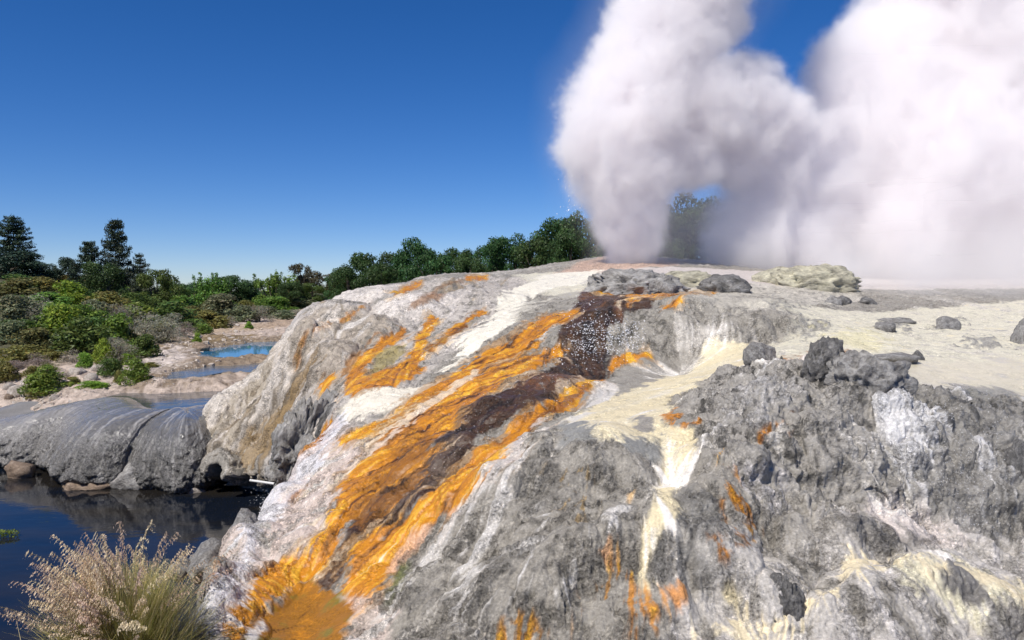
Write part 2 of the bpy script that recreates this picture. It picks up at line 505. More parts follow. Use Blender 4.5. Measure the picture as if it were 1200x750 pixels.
x1, y1 = Xg.ravel(), Yg.ravel()
WX = (x1 + .16 * fbm2(x1, y1, 1.6, 3, off=1.3) + .05 * fbm2(x1, y1, 7, 2, off=4)).reshape(NR, NC)
WY = (y1 + .20 * fbm2(x1, y1, 1.4, 3, off=6.1) + .06 * fbm2(x1, y1, 7, 2, off=9)).reshape(NR, NC)
NA = fbm2(x1, y1, 2.2, 4, off=3.7).reshape(NR, NC) * 2      # patchy
NB = fbm2(x1, y1, 8.0, 4, off=5.7).reshape(NR, NC) * 2      # speckled
NF = perlin2(x1 * 26, y1 * 26).reshape(NR, NC) * 2
NL = fbm2(x1, y1, .45, 3, off=12.7).reshape(NR, NC) * 2

Cg = np.zeros((NR, NC, 3), dtype=np.float32)
Rg = np.full((NR, NC), .62, dtype=np.float32)       # roughness
Gr = np.full((NR, NC), 1.0, dtype=np.float32)       # how grainy
Am = np.full((NR, NC), 1.0, dtype=np.float32)       # how lumpy
Cr = np.zeros((NR, NC), dtype=np.float32)           # craggy rock

def C3(r, g, b): return np.array([r, g, b], dtype=np.float32)
GREY, DGREY, LGREY, WHITE = C3(.275, .252, .218), C3(.14, .128, .11), C3(.48, .445, .40), C3(.78, .735, .675)
CREAM, PALE, SAND = C3(.70, .60, .39), C3(.62, .575, .45), C3(.62, .47, .27)
ORANGE, DORANGE, YELLOW, RUST = C3(.52, .205, .011), C3(.24, .095, .010), C3(.70, .37, .03), C3(.40, .16, .025)
BROWN, TAN, PINK, OLIVE = C3(.062, .031, .015), C3(.30, .22, .13), C3(.60, .49, .43), C3(.20, .15, .02)

# natural grey sinter: streaks of pale silica over grey
t = sstep(-.2, 1.8, S2 * .5 + S1 * .35 + NA * .9 + NL * .5)
Cg[:] = GREY
Cg += t[..., None] * (LGREY - GREY) * .9
t = sstep(1.1, 2.4, S3 * .8 + S1 * .4 + NA * .8)
Cg += t[..., None] * (WHITE - Cg) * .55
t = sstep(.35, 1.3, NB * .9 - S2 * .4 + NL * .4)
Cg += t[..., None] * (DGREY - Cg) * .55

def outline(band):
    """(x, y, half width) along a middle line, in pixels -> outline in pixels"""
    P = np.array(band, dtype=float); L, R = [], []
    for i in range(len(P)):
        a = P[max(i - 1, 0)]; c = P[min(i + 1, len(P) - 1)]
        t = c[:2] - a[:2]; t /= np.linalg.norm(t) + 1e-9
        nrm = np.array([-t[1], t[0]])
        L.append(P[i, :2] + nrm * P[i, 2]); R.append(P[i, :2] - nrm * P[i, 2])
    return L + R[::-1]

PAINT = []
def poly(pts, **k): PAINT.append((list(pts), k))
def band(pts, **k): PAINT.append((outline(pts), k))

def run_paint():
    allp = [p for pts, _ in PAINT for p in pts]
    Q = hits(allp)[:, :2]; i0 = 0
    for pts, k in PAINT:
        P = Q[i0:i0 + len(pts)]; i0 += len(pts)
        pad = k.get('feather', .06) * 4 + .5
        m = (Xg > P[:, 0].min() - pad) & (Xg < P[:, 0].max() + pad) & (Yg > P[:, 1].min() - pad * 1.5) & (Yg < P[:, 1].max() + pad * 1.5)
        if not m.any(): continue
        w = k.get('warp', 1.0); f = k.get('feather', .06)
        sd = poly_sd((Xg + (WX - Xg) * w)[m], (Yg + (WY - Yg) * w)[m], P)
        sd = sd + f * (k.get('streak', .8) * (S1[m] * .6 + S2[m] * .6) + k.get('speck', .0) * NB[m] + k.get('patch', 0) * NA[m] * 2)
        a = sstep(-f, f, sd) * k.get('op', 1.0)
        if 'fleck' in k:                                    # broken into flecks
            lo, hi = k['fleck']; a = a * sstep(lo, hi, NB[m] + .5 * S1[m] + .7 * NA[m])
        c = k.get('col')
        if c is not None:
            cc = np.broadcast_to(c, (len(a), 3)).copy()
            for c2, (lo, hi), wts in k.get('mix', []):
                v = wts[0] * S1[m] + wts[1] * S2[m] + wts[2] * NA[m] + wts[3] * NB[m]
                q = sstep(lo, hi, v)[:, None]; cc = cc * (1 - q) + c2 * q
            Cg[m] = Cg[m] * (1 - a[:, None]) + cc * a[:, None]
        for arr, key in ((Rg, 'rough'), (Gr, 'grain'), (Am, 'lump'), (Cr, 'crag')):
            if key in k: arr[m] = arr[m] * (1 - a) + k[key] * a

# ---- which stretch of the terrace is what (read from the photograph, laid on the slope)
mixg = [(LGREY, (.0, 1.5), (.6, .6, .3, .3)), (WHITE, (1.1, 2.2), (.7, .7, .3, .3)), (DGREY, (.5, 1.4), (-.3, -.4, .5, .8))]
# broad grounds
poly([(395, 485), (430, 505), (455, 560), (400, 640), (330, 690), (270, 750), (205, 760), (190, 700), (280, 600), (330, 540)], col=PINK, feather=.25, op=.85,
     mix=[(WHITE, (.2, 1.4), (.6, .5, .3, .2)), (LGREY, (.5, 1.6), (-.4, -.7, .4, .2)), (GREY, (1.2, 2.0), (-.5, -.4, .6, .5))], rough=.5)
poly([(400, 345), (560, 325), (640, 325), (600, 370), (520, 420), (430, 500), (330, 560), (180, 600), (200, 480), (300, 400)], col=C3(.47, .425, .385), feather=.5, op=.85,
     mix=[(C3(.66, .60, .55), (.2, 1.3), (.5, .7, .5, .2)), (GREY, (.3, 1.2), (-.5, -.5, .5, .3)), (TAN, (.5, 1.5), (-.2, -.6, -.5, .2)), (DGREY, (1.2, 2.2), (-.4, -.7, .4, .6))])
poly([(320, 395), (420, 360), (470, 380), (430, 420), (395, 460), (330, 480), (280, 570), (200, 590), (225, 510), (290, 450)], col=C3(.30, .24, .17), feather=.35, op=.6,
     mix=[(LGREY, (.2, 1.3), (.5, .7, .4, .2)), (DGREY, (.5, 1.4), (-.4, -.7, .5, .3)), (C3(.2, .14, .06), (.8, 1.6), (.1, -.6, -.8, .2))])
poly([(240, 450), (330, 400), (320, 470), (300, 570), (210, 590)], col=C3(.36, .31, .24), feather=.3, op=.6, mix=[(LGREY, (.2, 1.3), (.5, .7, .4, .2)), (TAN, (.4, 1.4), (-.4, -.7, .5, .3))])
# plateau
poly([(600, 322), (700, 318), (830, 348), (1480, 322), (1480, 470), (1090, 455), (1040, 452), (1000, 428), (885, 432), (860, 408), (925, 395), (945, 372), (900, 360), (760, 350), (640, 345)],
     col=PALE, feather=.22, streak=.4, speck=1.0, lump=.34, grain=.6, rough=.5, mix=[(C3(.36, .34, .31), (.45, 1.0), (.0, .0, .35, 1.0)), (C3(.58, .53, .46), (.1, 1.2), (.1, .3, 1, .2)), (CREAM, (.8, 1.8), (0, .2, -1.2, .2)), (C3(.36, .34, .31), (1.0, 1.6), (.0, .2, 1.1, .6))])
poly([(990, 440), (1010, 418), (1480, 400), (1480, 472), (1100, 456)], col=C3(.56, .50, .37), feather=.35, streak=.4, speck=.8, patch=.6, lump=.06, grain=.22, rough=.24, op=.7, mix=[(C3(.46, .43, .38), (.3, 1.2), (.2, .3, .9, .2))])
poly([(1090, 458), (1120, 450), (1175, 455), (1200, 462), (1190, 472), (1110, 466)], col=C3(.16, .16, .15), feather=.15, op=.8, rough=.2)
for q in ([(905, 356), (925, 352), (940, 357), (925, 362)], [(1030, 372), (1046, 376), (1066, 384), (1052, 386)], [(1095, 388), (1112, 376), (1122, 372), (1116, 384)], [(1035, 384), (1048, 380), (1056, 388), (1040, 391)], [(925, 392), (945, 386), (962, 392), (940, 399)], [(945, 378), (965, 376), (985, 382), (960, 388)], [(1128, 400), (1160, 396), (1175, 408), (1140, 408)]):
    poly(q, col=C3(.28, .265, .24), feather=.22, streak=.6, speck=1.2, patch=.8, lump=1.2, op=.95)
poly([(1010, 385), (1040, 395), (1030, 410), (985, 408), (975, 392)], col=C3(.70, .63, .36), feather=.3, patch=1.0, op=.6)
poly([(690, 318), (1480, 300), (1480, 335), (1000, 338), (830, 338), (740, 330)], col=C3(.56, .50, .47), feather=.4, lump=.3, grain=.4, op=.8)
poly([(650, 322), (700, 300), (780, 296), (790, 312), (700, 320)], col=C3(.50, .34, .26), feather=.4, op=.8)
# white flow in the upper middle
band([(705, 324, 7), (640, 330, 8), (612, 350, 14), (590, 370, 12), (567, 392, 9), (545, 412, 5), (525, 436, 3)], col=C3(.74, .69, .58), feather=.13, streak=2.4, speck=1.2, lump=.45, grain=.5, mix=[(C3(.52, .49, .45), (.6, 1.6), (-.4, -.3, .7, .6))])
poly([(517, 447), (470, 455), (420, 463), (398, 482), (402, 497), (430, 488), (470, 476), (512, 456)], col=C3(.70, .64, .53), feather=.08, lump=.4, grain=.5)
band([(700, 352, 4), (670, 366, 5), (650, 380, 6), (632, 402, 4)], col=WHITE, feather=.05, op=.8)
poly([(680, 328), (850, 334), (1000, 334), (1010, 352), (900, 364), (820, 354), (700, 350)], col=C3(.53, .49, .42), feather=.3, speck=1.0, lump=.6, op=.8, mix=[(GREY, (.2, 1.1), (.1, .2, .8, .7))])
# grey ledge
poly([(725, 368), (800, 366), (925, 374), (935, 384), (880, 402), (800, 416), (727, 420), (712, 398)], col=GREY, feather=.10, lump=1.2, op=.85, mix=[(LGREY, (.4, 1.5), (.5, .8, .2, .3)), (C3(.12, .11, .09), (.3, 1.2), (-.3, -.5, .5, .6))])
poly([(815, 382), (850, 380), (860, 406), (800, 414)], col=LGREY, feather=.12, op=.8, mix=[(WHITE, (.3, 1.3), (.6, .6, .2, .2))])
poly([(830, 352), (880, 345), (925, 352), (930, 362), (850, 366), (800, 364)], col=GREY, feather=.2, op=.4)
poly([(620, 352), (690, 340), (735, 342), (690, 358), (640, 376), (600, 372)], col=GREY, feather=.2, op=.6)
# flats at the middle
poly([(730, 425), (800, 414), (826, 418), (800, 440), (700, 470), (640, 490), (660, 470)], col=GREY, feather=.10, lump=.4, grain=.5, op=.9, mix=[(LGREY, (.4, 1.4), (.3, .8, .4, .2)), (WHITE, (1.2, 1.9), (.3, .8, .4, .2))])
poly([(650, 500), (700, 490), (780, 515), (790, 545), (750, 530), (660, 520)], col=C3(.24, .235, .22), feather=.08, lump=.35, grain=.5)
poly([(826, 412), (888, 406), (886, 427), (853, 433), (832, 443), (790, 465), (782, 492), (803, 507), (815, 530), (787, 530), (778, 513), (710, 510), (661, 494), (687, 477), (752, 453), (785, 441), (815, 434)],
     col=CREAM, feather=.09, streak=.9, patch=.8, speck=.9, lump=.22, grain=.45, rough=.35, mix=[(C3(.40, .37, .31), (.9, 1.5), (.2, .3, .9, .8)), (C3(.70, .62, .44), (-.2, .9), (.2, .5, .5, .2)), (WHITE, (1.0, 2.0), (.4, .8, .4, .2))])
poly([(742, 492), (758, 489), (771, 500), (762, 508), (745, 502)], col=GREY, feather=.05, lump=.3)
# brown wet fall
poly([(684, 343), (795, 342), (765, 362), (733, 366), (716, 390), (722, 413), (713, 440), (683, 461), (633, 478), (600, 488), (565, 510), (552, 530), (530, 563), (505, 583), (470, 612), (437, 635), (405, 668), (383, 688), (366, 681), (400, 640), (417, 593), (450, 560), (475, 545), (502, 525), (513, 500), (545, 478), (600, 452), (648, 428), (652, 408), (666, 374)],
     col=BROWN, feather=.06, streak=1.2, rough=.30, lump=.9, grain=.9, mix=[(C3(.14, .062, .026), (.2, 1.3), (.6, .6, .5, .3)), (C3(.025, .015, .011), (.5, 1.4), (-.5, -.5, .3, .4)), (C3(.28, .25, .22), (1.4, 2.1), (.5, .3, .2, .9))])
poly([(482, 530), (510, 508), (548, 500), (545, 530), (500, 585), (455, 610), (440, 600), (470, 560)], col=C3(.17, .13, .10), feather=.12, op=.4, streak=1.5, mix=[(C3(.10, .07, .05), (.2, 1.2), (-.5, -.6, .6, .4)), (LGREY, (.6, 1.5), (.5, .6, .3, .6))])
omix = [(YELLOW, (.0, 1.5), (.7, .7, .1, .3)), (RUST, (.0, .9), (-.6, -.7, .3, .3)), (DORANGE, (.5, 1.3), (-.7, -.6, .3, .5)), (C3(.09, .035, .008), (1.1, 1.9), (-.6, -.7, .4, .5)), (C3(.72, .60, .42), (1.7, 2.4), (.8, .4, .2, .3))]
OK = dict(col=ORANGE, feather=.05, streak=1.2, speck=.3, rough=.24, lump=.7, grain=.6, mix=omix)
def stream(pts, wide=1.35, **k):
    """a ribbon of mineral stain: rusty frayed fringe, then the bright core"""
    fr = [(a, b, c * wide + 1.5) for a, b, c in pts]
    band(fr, col=C3(.34, .19, .07), feather=.09, streak=2.2, speck=1.2, op=.7, mix=[(C3(.60, .47, .33), (.2, 1.4), (.6, .5, .4, .3)), (C3(.12, .06, .02), (.5, 1.5), (-.5, -.6, .3, .6))])
    band(pts, **k)
# the long upper stream
stream([(677, 367, 3), (640, 377, 9), (622, 396, 12), (597, 412, 12), (570, 425, 11), (545, 442, 10), (513, 461, 10), (487, 478, 12), (460, 500, 9), (430, 508, 5), (400, 520, 3)], **OK)
stream([(664, 410, 2), (650, 415, 6), (615, 428, 9), (572, 447, 11), (538, 468, 13), (510, 492, 18), (485, 515, 24), (462, 535, 26), (442, 556, 22), (418, 580, 20), (400, 605, 13), (390, 632, 9), (372, 656, 12), (345, 668, 16), (315, 684, 16), (292, 712, 14), (268, 750, 10)], **OK)
poly([(440, 560), (468, 520), (505, 500), (515, 520), (495, 560), (465, 590), (430, 620), (405, 630), (412, 595)], col=DORANGE, feather=.08, streak=1.3, rough=.4, op=.8, speck=1.0, mix=[(ORANGE, (-.1, 1.0), (.5, .5, .3, .6)), (C3(.09, .045, .02), (.7, 1.5), (-.5, -.5, .3, .8)), (C3(.5, .35, .2), (1.1, 1.8), (.3, .2, .2, 1.0))])
band([(562, 436, 4), (520, 462, 3), (492, 484, 3), (455, 505, 3), (425, 530, 3)], col=C3(.72, .58, .42), feather=.04, streak=1.2, op=.8)
band([(500, 480, 2), (470, 505, 3), (440, 525, 3), (412, 548, 3)], col=C3(.72, .60, .48), feather=.05, streak=1.2, op=.75)
band([(690, 442, 0), (700, 372, 3), (668, 376, 5), (650, 395, 5)], col=WHITE, feather=.04, op=.0)
# second stream
stream([(762, 416, 2), (742, 419, 5), (722, 426, 5), (713, 436, 4)], **OK)
stream([(712, 444, 4), (690, 452, 6), (668, 468, 7), (640, 482, 9), (612, 500, 12), (592, 526, 14), (566, 548, 16), (536, 574, 17), (512, 596, 16), (482, 618, 17), (456, 636, 18), (440, 656, 24), (425, 680, 20), (412, 700, 15), (404, 722, 9)], **OK)
band([(690, 455, 2), (655, 478, 3), (625, 500, 3), (602, 530, 3), (578, 558, 3)], col=C3(.16, .05, .015), feather=.04, streak=1.4, op=.7)
band([(530, 600, 3), (505, 625, 4), (478, 645, 6), (455, 668, 4)], col=C3(.62, .38, .26), feather=.05, streak=1.4, op=.75)
poly([(455, 690), (470, 660), (486, 655), (470, 690), (445, 705)], col=C3(.11, .13, .03), feather=.06, op=.8)
# amber pool in the lower left
poly([(366, 681), (403, 697), (412, 715), (408, 735), (390, 765), (265, 765), (285, 735), (318, 712), (345, 688)], col=C3(.30, .13, .012), feather=.06, streak=.5, rough=.12, lump=.15, grain=.35,
     mix=[(ORANGE, (.2, 1.3), (.2, .5, .9, .2)), (OLIVE, (.2, 1.2), (.1, .3, -1.2, .2)), (C3(.12, .05, .01), (1.0, 1.8), (-.3, -.3, .8, .4))])
poly([(292, 738), (308, 728), (316, 733), (300, 747), (288, 752)], col=WHITE, feather=.05, op=.9)
poly([(398, 700), (412, 712), (408, 745), (396, 760), (440, 760), (470, 720), (440, 700), (425, 702)], col=PINK, feather=.07, op=.7, mix=[(C3(.7, .4, .22), (.4, 1.3), (.3, .5, .9, .2))])
# middle patch
stream([(570, 365, 2), (552, 374, 4), (532, 388, 4), (515, 402, 3), (500, 415, 2)], **OK)
stream([(509, 372, 4), (498, 390, 5), (491, 410, 6), (482, 430, 8), (455, 442, 9), (425, 450, 8), (408, 462, 5)], **OK)
stream([(476, 388, 3), (450, 402, 6), (430, 420, 7), (413, 443, 7), (405, 462, 4)], **OK)
poly([(410, 452), (450, 432), (485, 425), (500, 430), (484, 445), (450, 456), (415, 462)], **OK)
poly([(438, 420), (456, 410), (474, 405), (470, 420), (450, 430), (432, 440)], col=C3(.30, .24, .08), feather=.07, op=.8)
band([(460, 388, 2), (430, 400, 3), (415, 420, 3), (400, 445, 2)], col=DORANGE, feather=.06, op=.7)
band([(500, 414, 2), (510, 405, 3), (530, 392, 3), (548, 380, 2)], col=C3(.13, .06, .03), feather=.05, op=.6)
# thin ones on the shoulder
band([(436, 354, 1.5), (418, 367, 3), (396, 377, 3.5), (378, 385, 3), (362, 398, 3), (353, 415, 3), (349, 430, 2)], col=C3(.36, .15, .02), feather=.10, streak=1.4, op=.9, mix=omix)
stream([(495, 331, 2), (478, 338, 3), (462, 345, 2)], **OK)
stream([(570, 325, 2), (545, 328, 3)], **OK)
band([(520, 345, 2), (500, 352, 2), (485, 360, 2)], col=DORANGE, feather=.1, op=.7)
band([(545, 330, 2), (515, 338, 3), (500, 346, 2)], col=DORANGE, feather=.12, op=.5)
stream([(390, 438, 3), (382, 450, 5), (376, 464, 2)], **OK)
stream([(398, 494, 3), (380, 514, 4), (366, 530, 3)], **OK)
band([(372, 524, 3), (348, 545, 5), (326, 566, 3)], col=ORANGE, feather=.06, op=.9, mix=[(PINK, (.3, 1.2), (.5, .6, .3, .3))], rough=.35)
stream([(357, 562, 3), (342, 577, 5), (326, 592, 2)], **OK)
poly([(205, 676), (232, 664), (258, 664), (250, 684), (215, 692)], col=ORANGE, feather=.07, rough=.25, lump=.4, mix=[(DORANGE, (.0, 1.0), (.3, .5, .9, .3))])
# orange seeps at the back
stream([(688, 338, 2), (706, 342, 2.5), (722, 344, 2)], **OK)
stream([(733, 347, 3.5), (760, 346, 2.5), (800, 346, 2), (838, 343, 1.5)], **OK)
stream([(742, 352, 4), (736, 360, 3)], **OK)
stream([(800, 352, 3), (786, 359, 3), (775, 364, 2)], **OK)
poly([(895, 426), (912, 417), (945, 412), (1000, 409), (1008, 417), (960, 424), (925, 429)], col=C3(.36, .22, .13), feather=.10, op=.85, lump=.4, fleck=(-.8, .3), mix=[(RUST, (.2, 1.1), (.2, .3, .9, .5))])
band([(896, 424, 2.5), (925, 424, 2), (955, 423, 1.5)], col=C3(.5, .2, .03), feather=.06)
# right hand crag with falling water
poly([(800, 470), (850, 438), (950, 425), (1005, 420), (1060, 455), (1100, 460), (1200, 468), (1480, 470), (1480, 660), (1130, 645), (1060, 610), (1000, 600), (930, 590), (900, 600), (850, 545), (815, 520)], feather=.12, crag=1.0, lump=1.3, col=C3(.29, .27, .245), op=.85,
     mix=[(LGREY, (.2, 1.2), (.3, .4, 1.0, .5)), (C3(.06, .056, .05), (.4, 1.2), (-.2, -.2, .5, 1.2)), (C3(.66, .63, .60), (.8, 1.6), (.5, .7, .7, .3))])
poly([(1060, 455), (1170, 462), (1200, 470), (1200, 640), (1140, 640), (1075, 590), (1040, 540)], feather=.15, col=C3(.185, .175, .16), op=.7, rough=.3, mix=[(C3(.30, .29, .28), (.4, 1.2), (.4, .5, .4, .7)), (C3(.05, .048, .042), (.2, 1.1), (-.4, -.4, .5, .8)), (C3(.6, .59, .6), (1.3, 1.9), (.6, .7, .2, .3))])
poly([(840, 545), (880, 545), (920, 560), (925, 600), (905, 615), (885, 590)], col=C3(.55, .52, .52), feather=.1, op=.7, fleck=(-.5, .6))
poly([(880, 455), (930, 455), (935, 480), (900, 500), (850, 510), (840, 490)], col=C3(.46, .44, .43), feather=.12, op=.65, fleck=(-.6, .6))
poly([(905, 500), (925, 490), (932, 525), (925, 550), (900, 520)], col=WHITE, feather=.07, op=.7, fleck=(-.4, .5))
# lower right bench
poly([(790, 660), (900, 620), (1000, 600), (1100, 606), (1480, 660), (1480, 780), (780, 780)], col=C3(.50, .465, .43), feather=.2, lump=.7, op=.8, mix=[(C3(.62, .58, .56), (.1, 1.3), (.5, .7, .3, .1)), (GREY, (.3, 1.3), (-.3, -.6, .6, .3)), (DGREY, (1.1, 1.9), (-.3, -.5, .6, .5))])
poly([(1048, 654), (1120, 662), (1210, 695), (1210, 712), (1160, 708), (1156, 726), (1104, 714), (1078, 694)], col=C3(.64, .59, .43), feather=.12, speck=1.2, patch=.6, lump=.4, grain=.6, mix=[(C3(.42, .39, .34), (.6, 1.3), (-.3, -.4, .7, .7)), (WHITE, (.6, 1.6), (.5, .8, .3, .1))])
poly([(1000, 600), (1060, 597), (1104, 610), (1128, 640), (1090, 640), (1040, 620)], col=C3(.62, .54, .5), feather=.10, op=.7, mix=[(WHITE, (.6, 1.6), (.5, .8, .3, .1))])
band([(1215, 702, 8), (1150, 680, 7), (1090, 664, 7), (1045, 654, 7), (1010, 660, 6), (985, 674, 7), (962, 690, 8), (948, 708, 9), (920, 726, 9), (880, 742, 8), (830, 738, 5)], col=C3(.70, .60, .41), feather=.09, streak=1.6, speck=1.2, lump=.4, grain=.5, rough=.35, mix=[(C3(.42, .38, .32), (.7, 1.4), (-.4, -.4, .6, .8)), (WHITE, (.8, 1.8), (.4, .7, .3, .2)), (SAND, (.7, 1.6), (-.3, -.5, .7, .2))])
poly([(838, 700), (850, 695), (868, 705), (862, 715), (845, 712)], col=CREAM, feather=.05, lump=.3)
poly([(1100, 672), (1120, 668), (1155, 690), (1140, 704), (1110, 692)], col=C3(.17, .16, .15), feather=.07, lump=1.2)
poly([(1160, 708), (1480, 700), (1480, 770), (1150, 770)], col=C3(.18, .17, .16), feather=.12, lump=1.2, op=.8)
poly([(975, 610), (1020, 612), (1060, 618), (1090, 634), (1050, 648), (985, 640)], col=C3(.15, .14, .13), feather=.08, crag=.8, op=.85)
poly([(900, 605), (960, 600), (990, 612), (980, 640), (930, 650), (890, 640)], col=GREY, feather=.12, op=.7, lump=.7)
poly([(780, 580), (800, 570), (850, 600), (846, 680), (800, 700), (762, 680), (760, 640)], col=C3(.18, .172, .16), feather=.1, op=.8, lump=1.2, mix=[(LGREY, (.7, 1.6), (.6, .6, .1, .3)), (C3(.09, .085, .08), (.3, 1.2), (-.3, -.4, .5, .8))])
band([(792, 608, 3), (812, 635, 3), (838, 665, 3)], col=LGREY, feather=.05, op=.7)
# dark popcorn domes and pale rims of the apron
for q in ([(540, 660), (600, 640), (660, 650), (690, 690), (640, 730), (560, 720)], [(600, 545), (650, 535), (700, 560), (690, 600), (630, 610), (590, 580)], [(470, 700), (520, 680), (560, 720), (540, 755), (480, 755)], [(700, 590), (735, 580), (745, 620), (715, 645), (690, 625)]):
    poly(q, col=C3(.16, .148, .13), feather=.22, streak=1.4, speck=1.6, patch=1.0, lump=1.3, op=.6, mix=[(LGREY, (.9, 1.7), (.5, .5, .2, .6))])
# white streaks down the grey apron
for b_ in ([(640, 500, 4), (600, 535, 6), (570, 575, 5), (530, 625, 6), (500, 665, 8)], [(575, 590, 4), (560, 640, 5), (550, 690, 4), (540, 735, 4)], [(725, 590, 3), (708, 612, 4), (690, 640, 3)], [(700, 620, 2), (680, 660, 3), (650, 700, 2)], [(720, 440, 2), (700, 470, 3), (668, 495, 2)], [(475, 690, 5), (455, 715, 8), (430, 745, 6)], [(640, 600, 2), (615, 660, 3), (600, 710, 2)]):
    band(b_, col=C3(.60, .57, .54), feather=.08, streak=1.8, op=.75)
# water sheet down the left edge
band([(408, 482, 5), (392, 505, 7), (368, 540, 8), (340, 570, 9), (312, 605, 10), (292, 640, 12), (268, 690, 14), (245, 740, 18)], col=C3(.72, .71, .73), feather=.08, streak=1.5, op=.75, rough=.25, lump=.5, mix=[(C3(.45, .44, .45), (.4, 1.4), (-.6, -.5, .2, .5))])
band([(797, 505, 17), (799, 530, 16), (788, 555, 11), (780, 575, 12), (784, 596, 17), (768, 618, 10), (754, 645, 6), (747, 680, 4), (758, 692, 5)], col=CREAM, feather=.06, streak=1.1, speck=.5, warp=.3, lump=.4, grain=.5, rough=.35,
     mix=[(C3(.36, .32, .26), (.9, 1.7), (-.6, -.5, .3, .8)), (WHITE, (.5, 1.6), (.5, .8, .2, .2)), (SAND, (.6, 1.5), (-.5, -.6, .4, .3))])
rk = dict(col=C3(.45, .18, .02), feather=.05, fleck=(-.3, .4), mix=[(YELLOW, (.5, 1.4), (.3, .5, .5, .5)), (C3(.2, .07, .01), (.4, 1.2), (-.3, -.5, .4, .5))])
band([(932, 482, 4), (918, 494, 5), (905, 508, 5), (898, 525, 4)], **rk)
band([(928, 515, 4), (929, 540, 3)], **rk)
poly([(890, 505), (905, 500), (903, 525), (893, 528)], **rk)
poly([(775, 487), (790, 480), (800, 495), (825, 492), (822, 500), (790, 502)], col=C3(.5, .2, .03), feather=.05, fleck=(-.6, .2))
band([(845, 534, 4), (854, 553, 5), (864, 575, 6), (876, 598, 9), (888, 612, 8), (912, 622, 4)], col=ORANGE, feather=.05, streak=1.5, mix=omix, rough=.4, fleck=(-.9, -.1))
band([(884, 616, 4), (868, 632, 6), (864, 648, 2)], col=DORANGE, feather=.05, mix=omix, rough=.4, fleck=(-.7, .1))
band([(852, 560, 3), (853, 600, 3), (862, 630, 3)], col=RUST, feather=.06, fleck=(-.3, .5))
poly([(835, 630), (855, 635), (856, 660), (840, 655)], col=RUST, feather=.08, fleck=(-.4, .5))
poly([(724, 655), (742, 680), (756, 700), (775, 713), (760, 735), (748, 760), (728, 760), (733, 715), (715, 700), (728, 680)], col=C3(.46, .2, .04), feather=.07, streak=1.2, fleck=(-.8, .3), mix=[(YELLOW, (.3, 1.3), (.5, .4, .4, .5)), (C3(.22, .1, .03), (.3, 1.2), (-.4, -.4, .4, .6))])
poly([(690, 690), (728, 680), (733, 760), (680, 760)], col=C3(.42, .22, .07), feather=.12, fleck=(.2, 1.2))
poly([(777, 696), (803, 699), (792, 720), (784, 712)], col=C3(.6, .27, .09), feather=.05)
poly([(704, 640), (720, 632), (724, 642), (706, 652)], col=C3(.62, .36, .2), feather=.05)
band([(745, 572, 3), (728, 584, 4)], col=C3(.66, .44, .22), feather=.05)
poly([(580, 752), (600, 728), (628, 712), (640, 742), (630, 760), (585, 765)], col=C3(.46, .21, .03), feather=.08, fleck=(-.3, .6), mix=[(YELLOW, (.4, 1.3), (.5, .4, .4, .5)), (C3(.2, .09, .03), (.3, 1.2), (-.4, -.4, .4, .6))])
poly([(650, 560), (690, 545), (700, 590), (670, 610)], col=C3(.45, .30, .12), feather=.2, fleck=(.5, 1.2), op=.7)
# drips on the left wall
for b_ in ([(356, 412, 2), (350, 440, 4), (340, 475, 5), (330, 500, 4)], [(331, 425, 2), (322, 455, 4), (312, 490, 5)], [(375, 410, 2), (366, 435, 4), (358, 455, 3)], [(300, 470, 3), (285, 505, 4), (270, 545, 5)], [(345, 460, 3), (320, 510, 6), (300, 550, 5)], [(262, 500, 4), (250, 540, 5)]):
    band(b_, col=C3(.10, .075, .045), feather=.12, streak=2.0, speck=1.0, op=.75)
for b_ in ([(352, 378, 3), (332, 400, 4), (322, 430, 4), (316, 465, 3)], [(300, 442, 4), (270, 462, 6), (250, 500, 5)], [(340, 410, 2), (336, 450, 3)], [(385, 372, 3), (372, 400, 4), (362, 425, 3)], [(292, 460, 4), (278, 490, 5), (262, 520, 4)], [(430, 350, 4), (400, 362, 5), (376, 374, 4)]):
    band(b_, col=C3(.60, .54, .48), feather=.14, streak=2.0, speck=1.0, op=.7)
for b_ in ([(330, 490, 5), (310, 520, 8), (290, 545, 6)], [(372, 420, 3), (352, 450, 4), (342, 480, 3)]):
    band(b_, col=C3(.26, .17, .07), feather=.14, streak=2.0, speck=1.2, op=.7)
run_paint()

# ---- fine relief
steep = sstep(.25, 1.2, gl)
near = 1 / (1 + (Yg / 22.0) ** 2)
bill = np.sqrt(np.abs(perlin2(x1 * 1.25 + 3, y1 * 1.25) + .3 * perlin2(x1 * 3.1, y1 * 3.1 + 7)) + .01).reshape(NR, NC)
P3 = np.stack([x1, y1, Hg.ravel()], 1).astype(np.float32)
bil3 = (perlin3(P3 * 2.1) + .5 * np.abs(perlin3(P3 * 4.7 + 3))).reshape(NR, NC)
bil2 = np.sqrt(np.abs(perlin2(x1 * 4.3 + 9, y1 * 3.6)) + .01).reshape(NR, NC)
pop = (np.abs(perlin2(x1 * 11, y1 * 11 + 5)) + .5 * np.abs(perlin2(x1 * 24, y1 * 24 + 2))).reshape(NR, NC)
patch = sstep(-.5, .6, NA + .4 * NB)
Cr = np.maximum(Cr, .45 * (1 - sstep(-.26, -.20, us))[None, :] * sstep(19.5, 21, Yg) * (1 - sstep(27, 30, Yg)))
sel = Cr > .02
rid = np.zeros((NR, NC), np.float32); rid2 = rid.copy()
rid[sel] = fbm3(P3[sel.ravel()], 1.25, 3, .5, 4.2, True); rid2[sel] = fbm3(P3[sel.ravel()], 3.7, 3, .55, 9.2, True)
